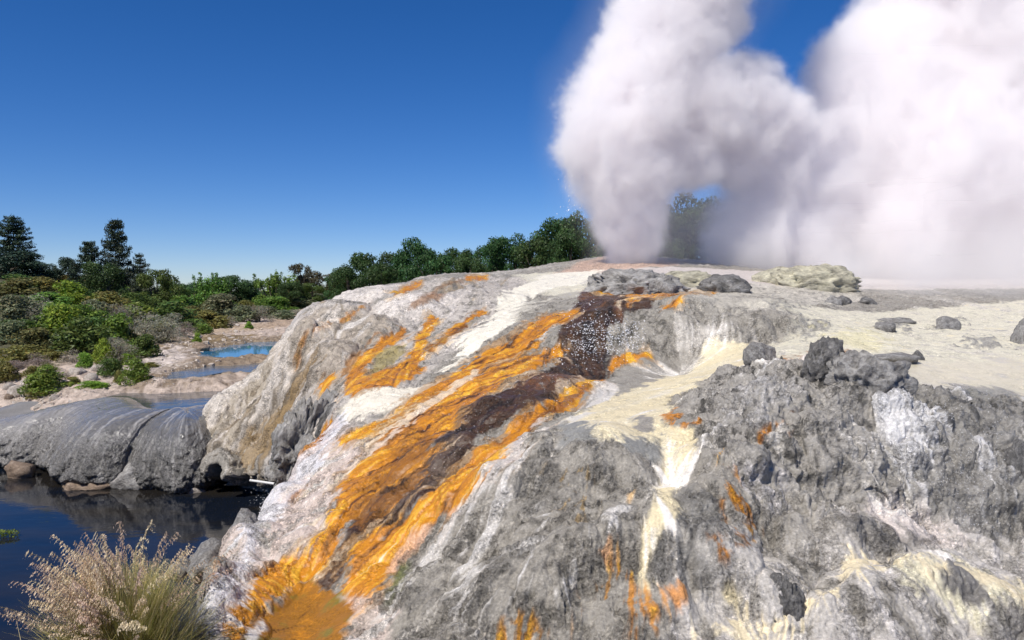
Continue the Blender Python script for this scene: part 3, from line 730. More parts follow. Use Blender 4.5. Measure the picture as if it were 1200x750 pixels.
D = Am * (NL * .03 + (bill - .55) * .15 + bil3 * .075 + (bil2 - .5) * .04 * patch + S2 * .014 * (.4 + steep) + S1 * .0045 * (.5 + steep) + S3 * .024 * (.2 + steep))
D += Am * (pop - .35) * .042 * (.25 + .75 * patch) + Am * NF * .003 * near * 2
D += Cr * ((rid - .45) * .27 + (rid2 - .45) * .10 + (pop - .35) * .03)
hx, hy = grid_grad(Hg)
nl = np.sqrt(hx * hx + hy * hy + 1)
nx, ny, nz = blur(-hx / nl, 2), blur(-hy / nl, 2), blur(1 / nl, 2)
VX, VY, VZ = Xg + nx * D, Yg + ny * D, Hg + nz * D
# the river has eaten a hollow under the left wall
k = sstep(-5.25, -5.75, VZ + .25 * NA) * sstep(20.4, 21.4, Yg) * (1 - sstep(25, 26.5, Yg)) * sstep(-.20, -.24, us)[None, :]
VX += k * .9; VY += k * 1.3
st_ = .20 + .05 * NL
ph = 2 * np.pi * (VZ + .05 * NA + .10 * NL) / st_
VZ = VZ - .62 * st_ / (2 * np.pi) * np.sin(ph) * patch * np.clip(Am, 0, 1) * sstep(.05, .2, gl) * (1 - sstep(.9, 1.6, gl)) * (1 - .7 * sstep(.2, .8, Cr))
low = np.maximum(HG(Xg, Yg), np.where(Yg < 26, -6.0, -9)) - .55
keep = (Hg > low)
keep = blur(keep.astype(np.float32), 3) > .02
idx = np.arange(NR * NC).reshape(NR, NC)
q = np.stack([idx[:-1, :-1], idx[:-1, 1:], idx[1:, 1:], idx[1:, :-1]], -1)
kq = keep[:-1, :-1] & keep[1:, 1:]
q = q[kq]
used = np.zeros(NR * NC, bool); used[q.ravel()] = True
remap = np.cumsum(used) - 1
V = np.stack([VX, VY, VZ], -1).reshape(-1, 3)[used]
terr = np_mesh('terrace', V, remap[q])
vcol(terr, 'Col', np.clip(Cg, 0.01, .85).reshape(-1, 3)[used])
vcol(terr, 'Wet', np.stack([np.clip(Rg, .08, .9), Gr * (.40 + .6 * patch), Gr * 0], -1).reshape(-1, 3)[used])
SINTER = sinter_material()
terrace = link('sinter_terrace', terr, mat=SINTER)
tag(terrace, 'grey and white sinter slope streaked with orange and brown mineral stains', kind='structure')
print('terrace', len(V), len(q))

# ------------------------------------------------------------------ lowland ground, river, pools, shelf
def hits_g(pts): return hits(pts, HG, 6.0, 900.0, 900)

az = np.radians(np.concatenate([np.linspace(-180, -42, 40, endpoint=False), np.linspace(-42, -8, 380, endpoint=False), np.linspace(-8, 42, 90, endpoint=False), np.linspace(42, 180, 41)]))
rr = np.exp(np.concatenate([np.linspace(math.log(3), math.log(8), 12, endpoint=False), np.linspace(math.log(8), math.log(14), 60, endpoint=False), np.linspace(math.log(14), math.log(27), 20, endpoint=False),
                            np.linspace(math.log(27), math.log(75), 260, endpoint=False), np.linspace(math.log(75), math.log(3000), 70)]))
AZ, RR = np.meshgrid(az, rr)
gx, gy = RR * np.sin(AZ), RR * np.cos(AZ)
gz_ = HG(gx, gy)
fine = ((fbm2(gx.ravel(), gy.ravel(), 2.6, 3, off=1) * .10 + np.abs(fbm2(gx.ravel(), gy.ravel(), 1.1, 4, off=5)) * .20)).reshape(gx.shape)
gz_ = gz_ + fine * sstep(26, 32, RR) * (1 - sstep(90, 160, RR)) * .9 + fine * .6 * (1 - sstep(11, 14, RR))
gn = (fbm2(gx.ravel(), gy.ravel(), .5, 4, off=2) * 2).reshape(gx.shape); gn2 = (fbm2(gx.ravel(), gy.ravel(), 2.0, 3, off=7) * 2).reshape(gx.shape)
gc = np.zeros(gx.shape + (3,), dtype=np.float32)
gc[:] = C3(.085, .080, .038)
t = sstep(-.3, .8, gn); gc += t[..., None] * (C3(.13, .105, .06) - gc)
def gpaint(pts, col, f=.6, op=1.0, mix=None):
    P = hits_g(pts)[:, :2]
    sd = poly_sd(gx + gn * .9, gy + gn2 * .7 + gn * .8, P)
    a = (sstep(-f, f, sd + gn2 * f) * op)[..., None]
    c = np.broadcast_to(col, gc.shape).copy()
    if mix is not None:
        q = sstep(mix[1], mix[2], gn2 + .5 * gn)[..., None]; c = c * (1 - q) + mix[0] * q
    gc[:] = gc * (1 - a) + c * a
STONE, PSTONE = C3(.52, .42, .35), C3(.58, .50, .45)
gpaint([(-200, 520), (-60, 470), (0, 425), (40, 425), (70, 418), (100, 412), (125, 428), (165, 425), (180, 405), (215, 388), (260, 380), (330, 366), (400, 350), (420, 400), (340, 440), (340, 500), (240, 492), (170, 492), (60, 520), (-60, 540)], STONE, mix=(C3(.36, .28, .22), .2, 1.2))
gpaint([(150, 445), (165, 425), (200, 402), (260, 400), (275, 405), (235, 417), (215, 430), (180, 446)], PSTONE, .5, mix=(C3(.45, .36, .3), .4, 1.4))
gpaint([(200, 400), (235, 392), (300, 393), (290, 402), (240, 406), (205, 409)], C3(.20, .135, .055), .8, .9)
gpaint([(225, 392), (260, 384), (330, 378), (330, 384), (260, 392)], C3(.42, .31, .2), .6, .7)
gpaint([(300, 385), (330, 372), (390, 352), (390, 362), (340, 384)], C3(.40, .29, .20), .6, .8)
gpaint([(160, 455), (215, 432), (240, 425), (250, 432), (215, 447), (175, 456)], C3(.20, .15, .11), .4, .75, mix=(C3(.4, .33, .27), .3, 1.2))
for P in (pool_poly, stream_poly):
    sd = poly_sd(gx + gn * .5, gy + gn2 * .6, P); a = (sstep(-1.6, -.5, sd + gn2 * .4) * .75)[..., None]; gc[:] = gc * (1 - a) + C3(.24, .175, .11) * a
nearb = (1 - sstep(12.5, 14.5, RR))[..., None]
gc[:] = gc * (1 - nearb) + C3(.055, .038, .024) * nearb
bed = ((sstep(12, 13.5, RR) - sstep(25.2, 26.5, RR)))[..., None]
gc[:] = gc * (1 - bed) + C3(.06, .05, .035) * bed
ni, nj = gx.shape
ii = np.arange(ni * nj).reshape(ni, nj)
gq = np.stack([ii[:-1, :-1], ii[:-1, 1:], ii[1:, 1:], ii[1:, :-1]], -1).reshape(-1, 4)
gme = np_mesh('ground', np.stack([gx, gy, gz_], -1).reshape(-1, 3), gq)
vcol(gme, 'Col', gc.reshape(-1, 3))
m, nt, b = new_mat('earth')
co = nt.nodes.new('ShaderNodeTexCoord').outputs['Object']
n1 = obj_noise(nt, 3.0, 6, .65, co); n2 = obj_noise(nt, 14, 4, .6, co)
grain = ramp(nt, n1, [(.32, (.45, .42, .40)), (.5, (1, 1, 1)), (.68, (1.35, 1.35, 1.35))])
nt.links.new(mixc(nt, 1.0, nd(nt, 'ShaderNodeAttribute', attribute_name='Col').outputs['Color'], grain, 'MULTIPLY'), b.inputs['Base Color'])
b.inputs['Roughness'].default_value = .85
n3 = obj_noise(nt, 45, 4, .6, co)
nt.links.new(bump(nt, n3, .6, .04, bump(nt, n2, .6, .10, bump(nt, n1, .6, .25))), b.inputs['Normal'])
tag(link('ground', gme, mat=m), 'pale stony lowland and scrub covered plain running to the horizon', kind='structure')

def water_mat(name, base, rough, scale, strength, dist=.02, spec=.5, stretch=(1, 1, 1), tint=None):
    m, nt, b = new_mat(name)
    co = nt.nodes.new('ShaderNodeTexCoord').outputs['Object']
    mp = nd(nt, 'ShaderNodeMapping'); mp.inputs['Scale'].default_value = stretch; nt.links.new(co, mp.inputs['Vector'])
    n1 = obj_noise(nt, scale, 3, .5, mp.outputs[0]); n2 = obj_noise(nt, scale * .17, 2, .5, mp.outputs[0])
    if tint is not None:
        nt.links.new(mixc(nt, ramp(nt, n2, [(.42, (0, 0, 0)), (.62, (1, 1, 1))]), base, tint), b.inputs['Base Color'])
    else: b.inputs['Base Color'].default_value = (*base, 1)
    b.inputs['Roughness'].default_value = rough; b.inputs['IOR'].default_value = 1.33
    b.inputs['Specular IOR Level'].default_value = spec
    nt.links.new(bump(nt, n2, strength * .6, dist * 4, bump(nt, n1, strength, dist)), b.inputs['Normal'])
    return m

def flat_sheet(name, P, z, nsub=1):
    me = bpy.data.meshes.new(name); bm = bmesh.new()
    f = bm.faces.new([bm.verts.new((x, y, z)) for x, y in P]); bm.faces.ensure_lookup_table()
    if f.normal.z < 0: f.normal_flip()
    bmesh.ops.recalc_face_normals(bm, faces=bm.faces)
    bm.to_mesh(me); bm.free(); return me
rv = flat_sheet('river', [(-90, 10.5), (2.5, 10.5), (2.5, 29), (-90, 29)], -6.0)
tag(link('river', rv, mat=water_mat('river_water', (.006, .009, .016), .05, 2.6, .16, .02, .5, (1, 1.8, 1), (.016, .014, .012))), 'dark slow river in front of the sinter shelf', kind='structure')
pl = flat_sheet('hot_pool', [tuple(p) for p in pool_poly + (pool_poly - pool_poly.mean(0)) * .12], POOL_Z)
tag(link('hot_pool', pl, mat=water_mat('pool_water', (.03, .17, .32), .04, 3, .06, .01)), 'bright blue hot pool on the pale flat beyond the river', kind='structure')
pl = flat_sheet('stream', [tuple(p) for p in stream_poly + (stream_poly - stream_poly.mean(0)) * .10], STREAM_Z)
tag(link('stream', pl, mat=water_mat('stream_water', (.10, .12, .14), .12, 5, .5, .03)), 'grey blue shallow stream below the blue pool', kind='structure')

# the wet shelf the pool spills over, bulging down to the river
def catmull(P, n):
    P = np.array(P, float); P = np.vstack([2 * P[0] - P[1], P, 2 * P[-1] - P[-2]])
    k = len(P) - 3; t = np.linspace(0, k - 1e-6, n); i = t.astype(int); f = (t - i)[:, None]
    a, b_, c, d = P[i], P[i + 1], P[i + 2], P[i + 3]
    return .5 * (2 * b_ + (c - a) * f + (2 * a - 5 * b_ + 4 * c - d) * f ** 2 + (3 * b_ - a - 3 * c + d) * f ** 3)
foot = [(-20.5, 30.5)]
for px, py in [(-170, 545), (-90, 548), (-30, 549), (20, 550), (48, 549), (60, 556), (72, 569), (100, 573), (135, 572), (150, 569), (165, 573), (185, 577), (212, 580), (240, 575), (262, 566), (290, 560), (320, 556)]:
    u, s = ray(px, py); d = -6.0 / s; foot.append((u * d, d))
NS, NTt = 520, 190
path = catmull(foot, NS)
tg = np.gradient(path, axis=0); tg /= np.linalg.norm(tg, axis=1)[:, None]
tg = np.stack([blur(tg[:, :1], 70)[:, 0], blur(tg[:, 1:], 70)[:, 0]], 1)
outn = np.stack([tg[:, 1], -tg[:, 0]], 1)                     # towards the viewer
tt = np.linspace(0, 1, NTt)
# profile: distance out of the foot line, height
prof = catmull([(-9.5, -4.16), (-6.5, -4.12), (-4.4, -4.09), (-3.2, -3.985), (-1.7, -4.17), (-.85, -4.56), (-.3, -5.0), (.0, -5.5), (.02, -5.85), (-.3, -6.1), (-.9, -6.5)], NTt)
sl = np.concatenate([[0], np.cumsum(np.linalg.norm(np.diff(path, axis=0), axis=1))])
SS, TTt = np.meshgrid(sl, tt, indexing='ij')
out_d = np.broadcast_to(prof[:, 0], SS.shape).copy(); hz = np.broadcast_to(prof[:, 1], SS.shape).copy()
pxs = path[:, 0], path[:, 1]
face = sstep(.26, .66, TTt)
s_ = SS.ravel(); t_ = TTt.ravel() * 6
lob = (fbm2(s_, t_ * .12, .55, 2, off=3) * .8 + .15 + np.sqrt(np.abs(perlin2(s_ * .9 + 4, t_ * .15)) + .02) * .45 - .3).reshape(SS.shape)
stk = (fbm2(s_, t_ * .18, 7.0, 3, off=1) * 2).reshape(SS.shape); stk2 = (fbm2(s_, t_ * .12, 2.4, 3, off=6) * 2).reshape(SS.shape)
pp = (np.abs(fbm2(s_, t_, 6.0, 3, off=4)) * 2).reshape(SS.shape)
lface = sstep(.50, .78, TTt)
P3s = np.stack([path[:, 0][:, None] + 0 * TTt, path[:, 1][:, None] + out_d, hz], -1).reshape(-1, 3).astype(np.float32)
lum = (np.abs(perlin3(P3s * 1.5)) * .30 + np.abs(perlin3(P3s * 4.2 + 5)) * .12 + np.abs(perlin3(P3s * 10 + 9)) * .05 - .14).reshape(SS.shape)
out_d += lface * lob * .55 + face * (lum +  stk * .008 + stk2 * .02)
pxp = 600 + F * path[:, 0] / path[:, 1]
hz -= (.62 * sstep(40, -90, pxp))[:, None] * (1 - sstep(.5, .9, TTt))
hz += face * (1 - sstep(.8, 1, TTt)) * (pp * .07 + lob * .12)
sx = path[:, 0][:, None] + outn[:, 0][:, None] * out_d; sy = path[:, 1][:, None] + outn[:, 1][:, None] * out_d
rip = (fbm2(sx.ravel(), sy.ravel(), 1.7, 3, off=3) * .02 + fbm2(sx.ravel(), sy.ravel(), 6, 2, off=3) * .012).reshape(SS.shape)
hz += rip * (.3 + 2.5 * sstep(.22, .42, TTt))
ii = np.arange(NS * NTt).reshape(NS, NTt)
sq = np.stack([ii[:-1, :-1], ii[1:, :-1], ii[1:, 1:], ii[:-1, 1:]], -1).reshape(-1, 4)
sme = np_mesh('sinter_shelf', np.stack([sx, sy, hz], -1).reshape(-1, 3), sq)
c = np.zeros(SS.shape + (3,), dtype=np.float32); c[:] = C3(.13, .125, .12)
t = sstep(-.2, 1.3, stk * .7 + stk2 * .6)[..., None]; c += t * (C3(.34, .325, .31) - c)
leftish = (1 - sstep(9, 17, sl))[:, None, None]
c += leftish * (C3(.30, .285, .27) - c) * .55
t = (sstep(.5, 1.4, stk + stk2) * (1 - sstep(.30, .45, TTt)))[..., None]; c += t * (C3(.42, .38, .34) - c) * .1
t = (sstep(.83, .92, TTt + .02 * stk2))[..., None]; c += t * (C3(.20, .15, .10) - c) * .7
t = (1 - sstep(.0, .10, TTt + .03 * stk2))[..., None]; c += t * (C3(.40, .33, .27) - c) * .8
rg = .27 - .19 * (1 - sstep(.40, .62, TTt)) + .03 * stk * sstep(.4, .6, TTt)
vcol(sme, 'Col', np.clip(c, .01, .8).reshape(-1, 3))
vcol(sme, 'Wet', np.stack([np.clip(rg, .06, .9), .12 + .85 * sstep(.40, .66, TTt), TTt * 0], -1).reshape(-1, 3))
tag(link('sinter_shelf', sme, mat=SINTER), 'dark wet rounded sinter shelf with water spilling over its lip', kind='structure')

sp_ = level_poly([(112, 474), (122, 466), (150, 459), (190, 453), (236, 452), (268, 459), (262, 476), (205, 481), (150, 480), (118, 479)], -4.075)
sp_ = catmull(list(sp_) + [sp_[0]], 60)[:-1]
tag(link('shelf_pool', flat_sheet('shelf_pool', [tuple(p) for p in sp_], -4.075), mat=water_mat('shelf_water', (.05, .065, .08), .07, 3.5, .35, .02, .5, (1, 1, 1), (.10, .10, .095))), 'shallow pool reflecting blue sky on top of the wet shelf', kind='structure')

# ------------------------------------------------------------------ rocks
def rock_mat(name, a, b_, c):
    m, nt, b = new_mat(name)
    co = nt.nodes.new('ShaderNodeTexCoord').outputs['Object']
    n1 = obj_noise(nt, 2.4, 8, .68, co); n2 = obj_noise(nt, 12, 5, .6, co)
    nt.links.new(ramp(nt, math_n(nt, 'ADD', math_n(nt, 'MULTIPLY', n1, .65), math_n(nt, 'MULTIPLY', n2, .35)), [(.36, a), (.5, b_), (.64, c)]), b.inputs['Base Color'])
    b.inputs['Roughness'].default_value = .7
    nt.links.new(bump(nt, n2, .7, .05, bump(nt, n1, .8, .2)), b.inputs['Normal'])
    return m
RM = {'grey': rock_mat('grey_rock', (.11, .10, .093), (.29, .275, .26), (.52, .50, .48)),
      'dark': rock_mat('dark_rock', (.05, .048, .046), (.16, .152, .145), (.36, .345, .33)),
      'pale': rock_mat('pale_rock', (.30, .25, .20), (.52, .45, .39), (.68, .62, .56)),
      'cream': rock_mat('cream_rock', (.16, .15, .12), (.40, .37, .28), (.66, .62, .46)),
      'brown': rock_mat('brown_rock', (.12, .085, .06), (.28, .2, .14), (.45, .35, .27))}

def rock_mesh(seed, sub=4, cuts=12, rough=.16, ridg=.12, crack=0):
    r = np.random.default_rng(seed)
    bm = bmesh.new(); bmesh.ops.create_icosphere(bm, subdivisions=sub, radius=1)
    v = np.array([q.co for q in bm.verts]); f = np.array([[q.index for q in p.verts] for p in bm.faces]); bm.free()
    for _ in range(cuts):
        n = r.normal(size=3); n /= np.linalg.norm(n); o = r.uniform(.62, .92)
        e = np.maximum(0, v @ n - o); v = v - e[:, None] * n * .92
    nrm = v / np.linalg.norm(v, axis=1)[:, None]
    o = r.uniform(0, 50)
    v = v + nrm * (fbm3(v + o, 1.3, 3)[:, None] * rough * 2 + (fbm3(v + o, 2.4, 4, .42, 3, True)[:, None] - .4) * ridg)
    if crack: v = v - nrm * (np.exp(-(fbm3(v * [1, 1, .7] + o, 1.5, 2) / .045) ** 2) * crack + np.exp(-(fbm3(v + o + 9, 3.3, 2) / .06) ** 2) * crack * .5)[:, None]
    return np_mesh('rock', v, f)
RMESH = {}
def rock(px, py, w, h, mat, label, seed=0, fn=HT1, rz=0.0, tilt=0.0, group=None, deep=1.0, sink=.4, sub=4, cuts=12, at=None, ridg=.12, name='rock', crack=0):
    """a boulder whose foot stands where the view through px, py meets the landscape; w, h in pixels at that distance"""
    p = hits([(px, py)], fn, 6.5, 90)[0] if at is None else np.array(at)
    k = p[1] / F
    W_, H_ = w * k, h * k
    me = rock_mesh(seed, sub, cuts, ridg=ridg, crack=crack)
    o = link(name, me, mat=RM[mat])
    o.location = (p[0], p[1] + W_ * .5 * deep * .6, p[2] + H_ * (.5 - sink))
    o.scale = (W_ * .55, W_ * .55 * deep, H_ * (.5 + sink) * 1.04)
    o.rotation_euler = (0, tilt, rz)
    return tag(o, label, 'rock', group)

rock(893, 428, 36, 28, 'grey', 'squarish grey boulder sitting alone on the cream flat beside an orange seep', 3, tilt=-.35, cuts=16, deep=.8, ridg=.2, crack=.08, sink=.2)
rock(968, 446, 52, 44, 'dark', 'dark jagged rock at the left end of the crag crest', 5, tilt=.3, ridg=.3, crack=.12, sub=5)
rock(1022, 460, 92, 48, 'grey', 'broad rough grey rock capping the crag right of the dark jagged one', 8, tilt=.25, ridg=.3, deep=.8, crack=.12, sub=5)
rock(978, 357, 22, 11, 'grey', 'small low grey rock on the pale flat, left of a pair', 11, sub=3)
rock(990, 358, 20, 11, 'dark', 'small rounded rock on the pale flat, middle of three', 12, sub=3)
rock(1019, 358, 22, 10, 'dark', 'small flat dark rock on the pale flat, right of a pair', 13, sub=3)
rock(742, 343, 104, 26, 'grey', 'wide lumpy grey rock on the terrace crest below the geyser jet', 15, deep=.5, ridg=.28, cuts=1, crack=.16, sub=5)
rock(772, 343, 46, 21, 'grey', 'rounded grey rock at the right end of the lumpy crest rock', 16, deep=.7, ridg=.4, crack=.12, cuts=2)
rock(852, 342, 58, 17, 'dark', 'low dark rock between the two wide crest rocks', 17, deep=.7, ridg=.4, cuts=2)
rock(812, 336, 76, 16, 'cream', 'low pale ledge rock on the crest behind the low dark rock', 18, deep=.5, ridg=.4, cuts=2)
rock(958, 340, 96, 27, 'cream', 'wide grey and cream rock at the right end of the crest in the mist', 19, deep=.5, ridg=.28, cuts=1, crack=.12, sub=5)
rock(918, 334, 58, 19, 'cream', 'cream topped crest rock left of the wide misty one', 20, deep=.7)
rock(372, 505, 50, 52, 'grey', 'upper folded grey rock of the cluster on the left of the slope', 22, ridg=.4, crack=.24, sub=5, tilt=.5, at=W(378, 512, 20.6))
rock(345, 530, 56, 62, 'grey', 'large cracked grey rock in the middle of the left cluster', 23, ridg=.4, crack=.24, sub=5, tilt=.3, at=W(346, 538, 20.4))
rock(330, 555, 46, 34, 'grey', 'lowest grey rock of the left cluster above the cave mouth', 24, ridg=.4, crack=.24, at=W(333, 556, 20.6))
rock(388, 500, 34, 44, 'dark', 'dark rock at the right edge of the left cluster beside an orange streak', 25, ridg=.4, crack=.24, tilt=.5, at=W(392, 505, 20.0))
rock(344, 552, 34, 30, 'grey', 'small pale block wedged at the foot of the left cluster', 26, ridg=.25, at=W(362, 540, 19.8))
rock(149, 572, 52, 26, 'grey', 'grey rock half sunk in the river under the shelf', 27, at=W(150, 572, 23.9), deep=.7)
rock(95, 574, 60, 13, 'brown', 'low brown rock at the waterline left of the half sunk grey one', 28, at=W(95, 573, 23.8), deep=.6, sub=3)
rock(20, 557, 34, 16, 'brown', 'brown rock at the river edge far left', 29, at=W(18, 556, 25.2), deep=.7, sub=3)
rock(222, 577, 30, 12, 'pale', 'small pale rock at the foot of the wet shelf', 30, at=W(222, 578, 23.4), deep=.6, sub=3)
rock(283, 652, 52, 48, 'grey', 'pale grey rock beside the white water at the river edge', 31, at=W(279, 650, 13.4), tilt=.2)
rock(240, 668, 50, 30, 'grey', 'long grey rock above the orange patch at the water edge', 32, at=W(238, 668, 13.0), tilt=-.3)
rock(211, 672, 26, 16, 'grey', 'small grey rock next to the seed heads of the tall grass', 33, at=W(209, 672, 13.0), sub=3)
rock(915, 728, 56, 44, 'dark', 'round dark pitted rock on the cream flow in the lower right', 35, cuts=9, ridg=.2, crack=.1, deep=.9, sub=5, sink=.5, tilt=.2, rz=.6)
rock(1198, 562, 34, 40, 'dark', 'dark rock at the right edge among the falling water', 36, cuts=7)
rock(1204, 402, 24, 26, 'grey', 'grey rock at the right edge of the pale flat', 37, cuts=7)
rock(1050, 424, 66, 10, 'grey', 'flat grey rock lying in the milky pool', 39, deep=.5, sub=3)
rock(1077, 421, 14, 11, 'dark', 'small upright dark rock beside the flat one in the milky pool', 40, sub=3)
rock(1040, 388, 28, 11, 'grey', 'low grey rock on the pale flat left of a long one', 41, deep=.6, sub=3)
rock(1052, 378, 40, 7, 'grey', 'long low grey rock slanting across the pale flat', 42, deep=.4, sub=3, rz=-.3)
rock(1112, 386, 34, 14, 'grey', 'low grey rock on the pale flat towards the right', 43, deep=.5, sub=3, rz=.3)
for px, py, w, h, lab, sd in [(17, 466, 22, 13, 'blocky pale stone on the left bank near the water', 51), (30, 452, 15, 9, 'pale stone left of the lone green bush', 52), (8, 458, 16, 9, 'rough pale stone at the left edge of the bank', 53),
                              (62, 470, 12, 7, 'small stone just right of the lone green bush', 54), (88, 440, 20, 11, 'slanting pale stone above the pool edge', 55), (104, 447, 16, 9, 'pale stone left of the round bush at the pool edge', 56), (112, 436, 18, 10, 'pale stone below the dark shrubs, nearest the round bush', 57), (10, 470, 12, 9, 'dark cracked stone at the far left waterside', 58), (44, 480, 14, 6, 'small flat stone at the edge of the wet shelf', 59)]:
    rock(px, py, w, h, 'pale' if sd != 58 else 'brown', lab, sd, fn=HG, sub=3, cuts=14, rz=sd * .7, group='pale stones on the left bank', name='stone')
for px, py, w, h, lab, sd in [(232, 410, 20, 7, 'dark hollowed stone left of the blue pool', 61), (258, 417, 8, 4, 'small pale stone at the near edge of the blue pool', 62)]:
    rock(px, py, w, h, 'brown' if sd == 61 else 'pale', lab, sd, fn=HG, sub=3, name='stone')

# loose gravel and broken sinter on the left bank: too many to count
r = np.random.default_rng(31)
cube = np.array([(x, y, z) for x in (-1, 1) for y in (-1, 1) for z in (-1, 1)], float)
cf = np.array([(0, 1, 3, 2), (4, 6, 7, 5), (0, 4, 5, 1), (2, 3, 7, 6), (0, 2, 6, 4), (1, 5, 7, 3)])
pts_ = []
for (cx, cy2, sx_, sy_, n) in [(30, 462, 34, 12, 620), (95, 446, 26, 8, 380), (140, 438, 26, 8, 200), (205, 432, 22, 5, 240), (215, 405, 30, 7, 220), (270, 396, 30, 6, 160), (185, 446, 20, 3, 160), (60, 478, 40, 4, 160)]:
    pts_ += list(zip(r.normal(cx, sx_, n), r.normal(cy2, sy_, n)))
h = hits_g(pts_); n = len(h)
s_ = r.uniform(.012, .05, n) * (1 + 1.6 * (r.random(n) > .93)) * h[:, 1] / 32
R_ = np.linalg.qr(r.normal(size=(n, 3, 3)))[0]
v = (cube[None] * r.uniform(.55, 1.2, (n, 8, 3))) * np.stack([np.ones(n), r.uniform(.6, 1, n), r.uniform(.35, .8, n)], 1)[:, None, :]
v = h[:, None, :] + np.einsum('nij,nkj->nki', R_, v) * s_[:, None, None]
gvm = np_mesh('gravel', v.reshape(-1, 3), (cf[None] + (np.arange(n) * 8)[:, None, None]).reshape(-1, 4), False)
tag(link('gravel', gvm, mat=RM['pale']), 'loose pale gravel on the left bank', kind='stuff')

# ------------------------------------------------------------------ vegetation
def leaf_mat(name, c, trans=.35, var=.25, pale=None):
    m, nt, b = new_mat(name)
    a = nd(nt, 'ShaderNodeAttribute', attribute_name='Tint')
    oi = nt.nodes.new('ShaderNodeObjectInfo')
    col = mixc(nt, 1.0, c, a.outputs['Color'], 'MULTIPLY')
    hsv = nt.nodes.new('ShaderNodeHueSaturation')
    nt.links.new(col, hsv.inputs['Color'])
    nt.links.new(math_n(nt, 'ADD', math_n(nt, 'MULTIPLY', oi.outputs['Random'], var), 1 - var / 2), hsv.inputs['Value'])
    nt.links.new(math_n(nt, 'ADD', math_n(nt, 'MULTIPLY', oi.outputs['Random'], .05), .475), hsv.inputs['Hue'])
    nt.links.new(hsv.outputs[0], b.inputs['Base Color'])
    b.inputs['Roughness'].default_value = .5; b.inputs['Specular IOR Level'].default_value = .25
    tr = nt.nodes.new('ShaderNodeBsdfTranslucent'); nt.links.new(hsv.outputs[0], tr.inputs['Color'])
    mx = nt.nodes.new('ShaderNodeMixShader'); mx.inputs[0].default_value = trans
    out = nt.nodes['Material Output']
    nt.links.new(b.outputs[0], mx.inputs[1]); nt.links.new(tr.outputs[0], mx.inputs[2]); nt.links.new(mx.outputs[0], out.inputs['Surface'])
    return m
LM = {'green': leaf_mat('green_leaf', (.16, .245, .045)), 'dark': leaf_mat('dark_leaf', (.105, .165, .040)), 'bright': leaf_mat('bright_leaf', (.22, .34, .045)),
      'sage': leaf_mat('sage_leaf', (.19, .21, .115)), 'silver': leaf_mat('silver_leaf', (.38, .355, .27)), 'olive': leaf_mat('olive_leaf', (.22, .205, .06)),
      'brown': leaf_mat('brown_leaf', (.17, .16, .058)), 'dry': leaf_mat('dry_twig', (.36, .30, .25), .1), 'pine': leaf_mat('pine_needle', (.042, .068, .040), .1),
      'forest': leaf_mat('forest_leaf', (.060, .115, .036)), 'gum': leaf_mat('gum_leaf', (.11, .095, .05))}
bark, nt, b = new_mat('bark')
co = nt.nodes.new('ShaderNodeTexCoord').outputs['Object']
nt.links.new(ramp(nt, obj_noise(nt, 9, 5, .6, co), [(.35, (.06, .045, .032)), (.65, (.17, .14, .11))]), b.inputs['Base Color']); b.inputs['Roughness'].default_value = .9

def leaf_quads(cent, nrm, size, r, asp=.55):
    """one pointed leaf (two triangles) at each centre"""
    n = len(cent)
    a = r.normal(size=(n, 3)); a -= (a * nrm).sum(1)[:, None] * nrm; a /= np.linalg.norm(a, axis=1)[:, None] + 1e-9
    b_ = np.cross(nrm, a); s = size[:, None]
    v = np.stack([cent - a * s, cent + b_ * s * asp - a * s * .1, cent + a * s, cent - b_ * s * asp - a * s * .1], 1).reshape(-1, 3)
    f = np.arange(n * 4).reshape(n, 4)
    return v, f

def cloud(blobs, n, size, r, up=.35, jit=.8, asp=.55, shell=.35):
    B = np.array(blobs, float)                              # x y z rx rz
    wgt = B[:, 3] ** 2; wgt /= wgt.sum()
    k = r.choice(len(B), n, p=wgt)
    d = r.normal(size=(n, 3)); d[:, 2] += up; d /= np.linalg.norm(d, axis=1)[:, None]
    rad = 1 - shell * r.random(n) ** 1.6
    rad *= 1 + .10 * r.normal(size=n)
    c = B[k, :3] + d * np.stack([B[k, 3], B[k, 3], B[k, 4]], 1) * rad[:, None]
    nrm = d + r.normal(size=(n, 3)) * jit * .6; nrm /= np.linalg.norm(nrm, axis=1)[:, None]
    s = size * r.uniform(.6, 1.35, n)
    v, f = leaf_quads(c, nrm, s, r, asp)
    clump = r.uniform(.72, 1.28, len(B))[k]
    tint = clump * r.uniform(.6, 1.4, n)
    tt_ = np.repeat(tint, 4)
    hue = np.repeat(r.normal(0, .10, n), 4)
    return v, f, np.stack([tt_ * (1 + hue), tt_, tt_ * (1 - hue * .5)], 1)

def tube(path, rad, k=6):
    path = np.array(path, float); n = len(path); V = []
    t = np.gradient(path, axis=0); t /= np.linalg.norm(t, axis=1)[:, None] + 1e-9
    ref = np.array([.31, .95, .05])
    for i in range(n):
        a = np.cross(t[i], ref); a /= np.linalg.norm(a) + 1e-9; b_ = np.cross(t[i], a)
        th = np.arange(k) * 2 * np.pi / k
        V.append(path[i] + rad[i] * (np.cos(th)[:, None] * a + np.sin(th)[:, None] * b_))
    V = np.concatenate(V); Fc = []
    for i in range(n - 1):
        for j in range(k):
            Fc.append((i * k + j, i * k + (j + 1) % k, (i + 1) * k + (j + 1) % k, (i + 1) * k + j))
    return V, np.array(Fc)

def join(parts):
    V, Fs, o = [], [], 0
    for v, f in parts: V.append(v); Fs.append(f + o); o += len(v)
    return np.concatenate(V), np.concatenate(Fs)

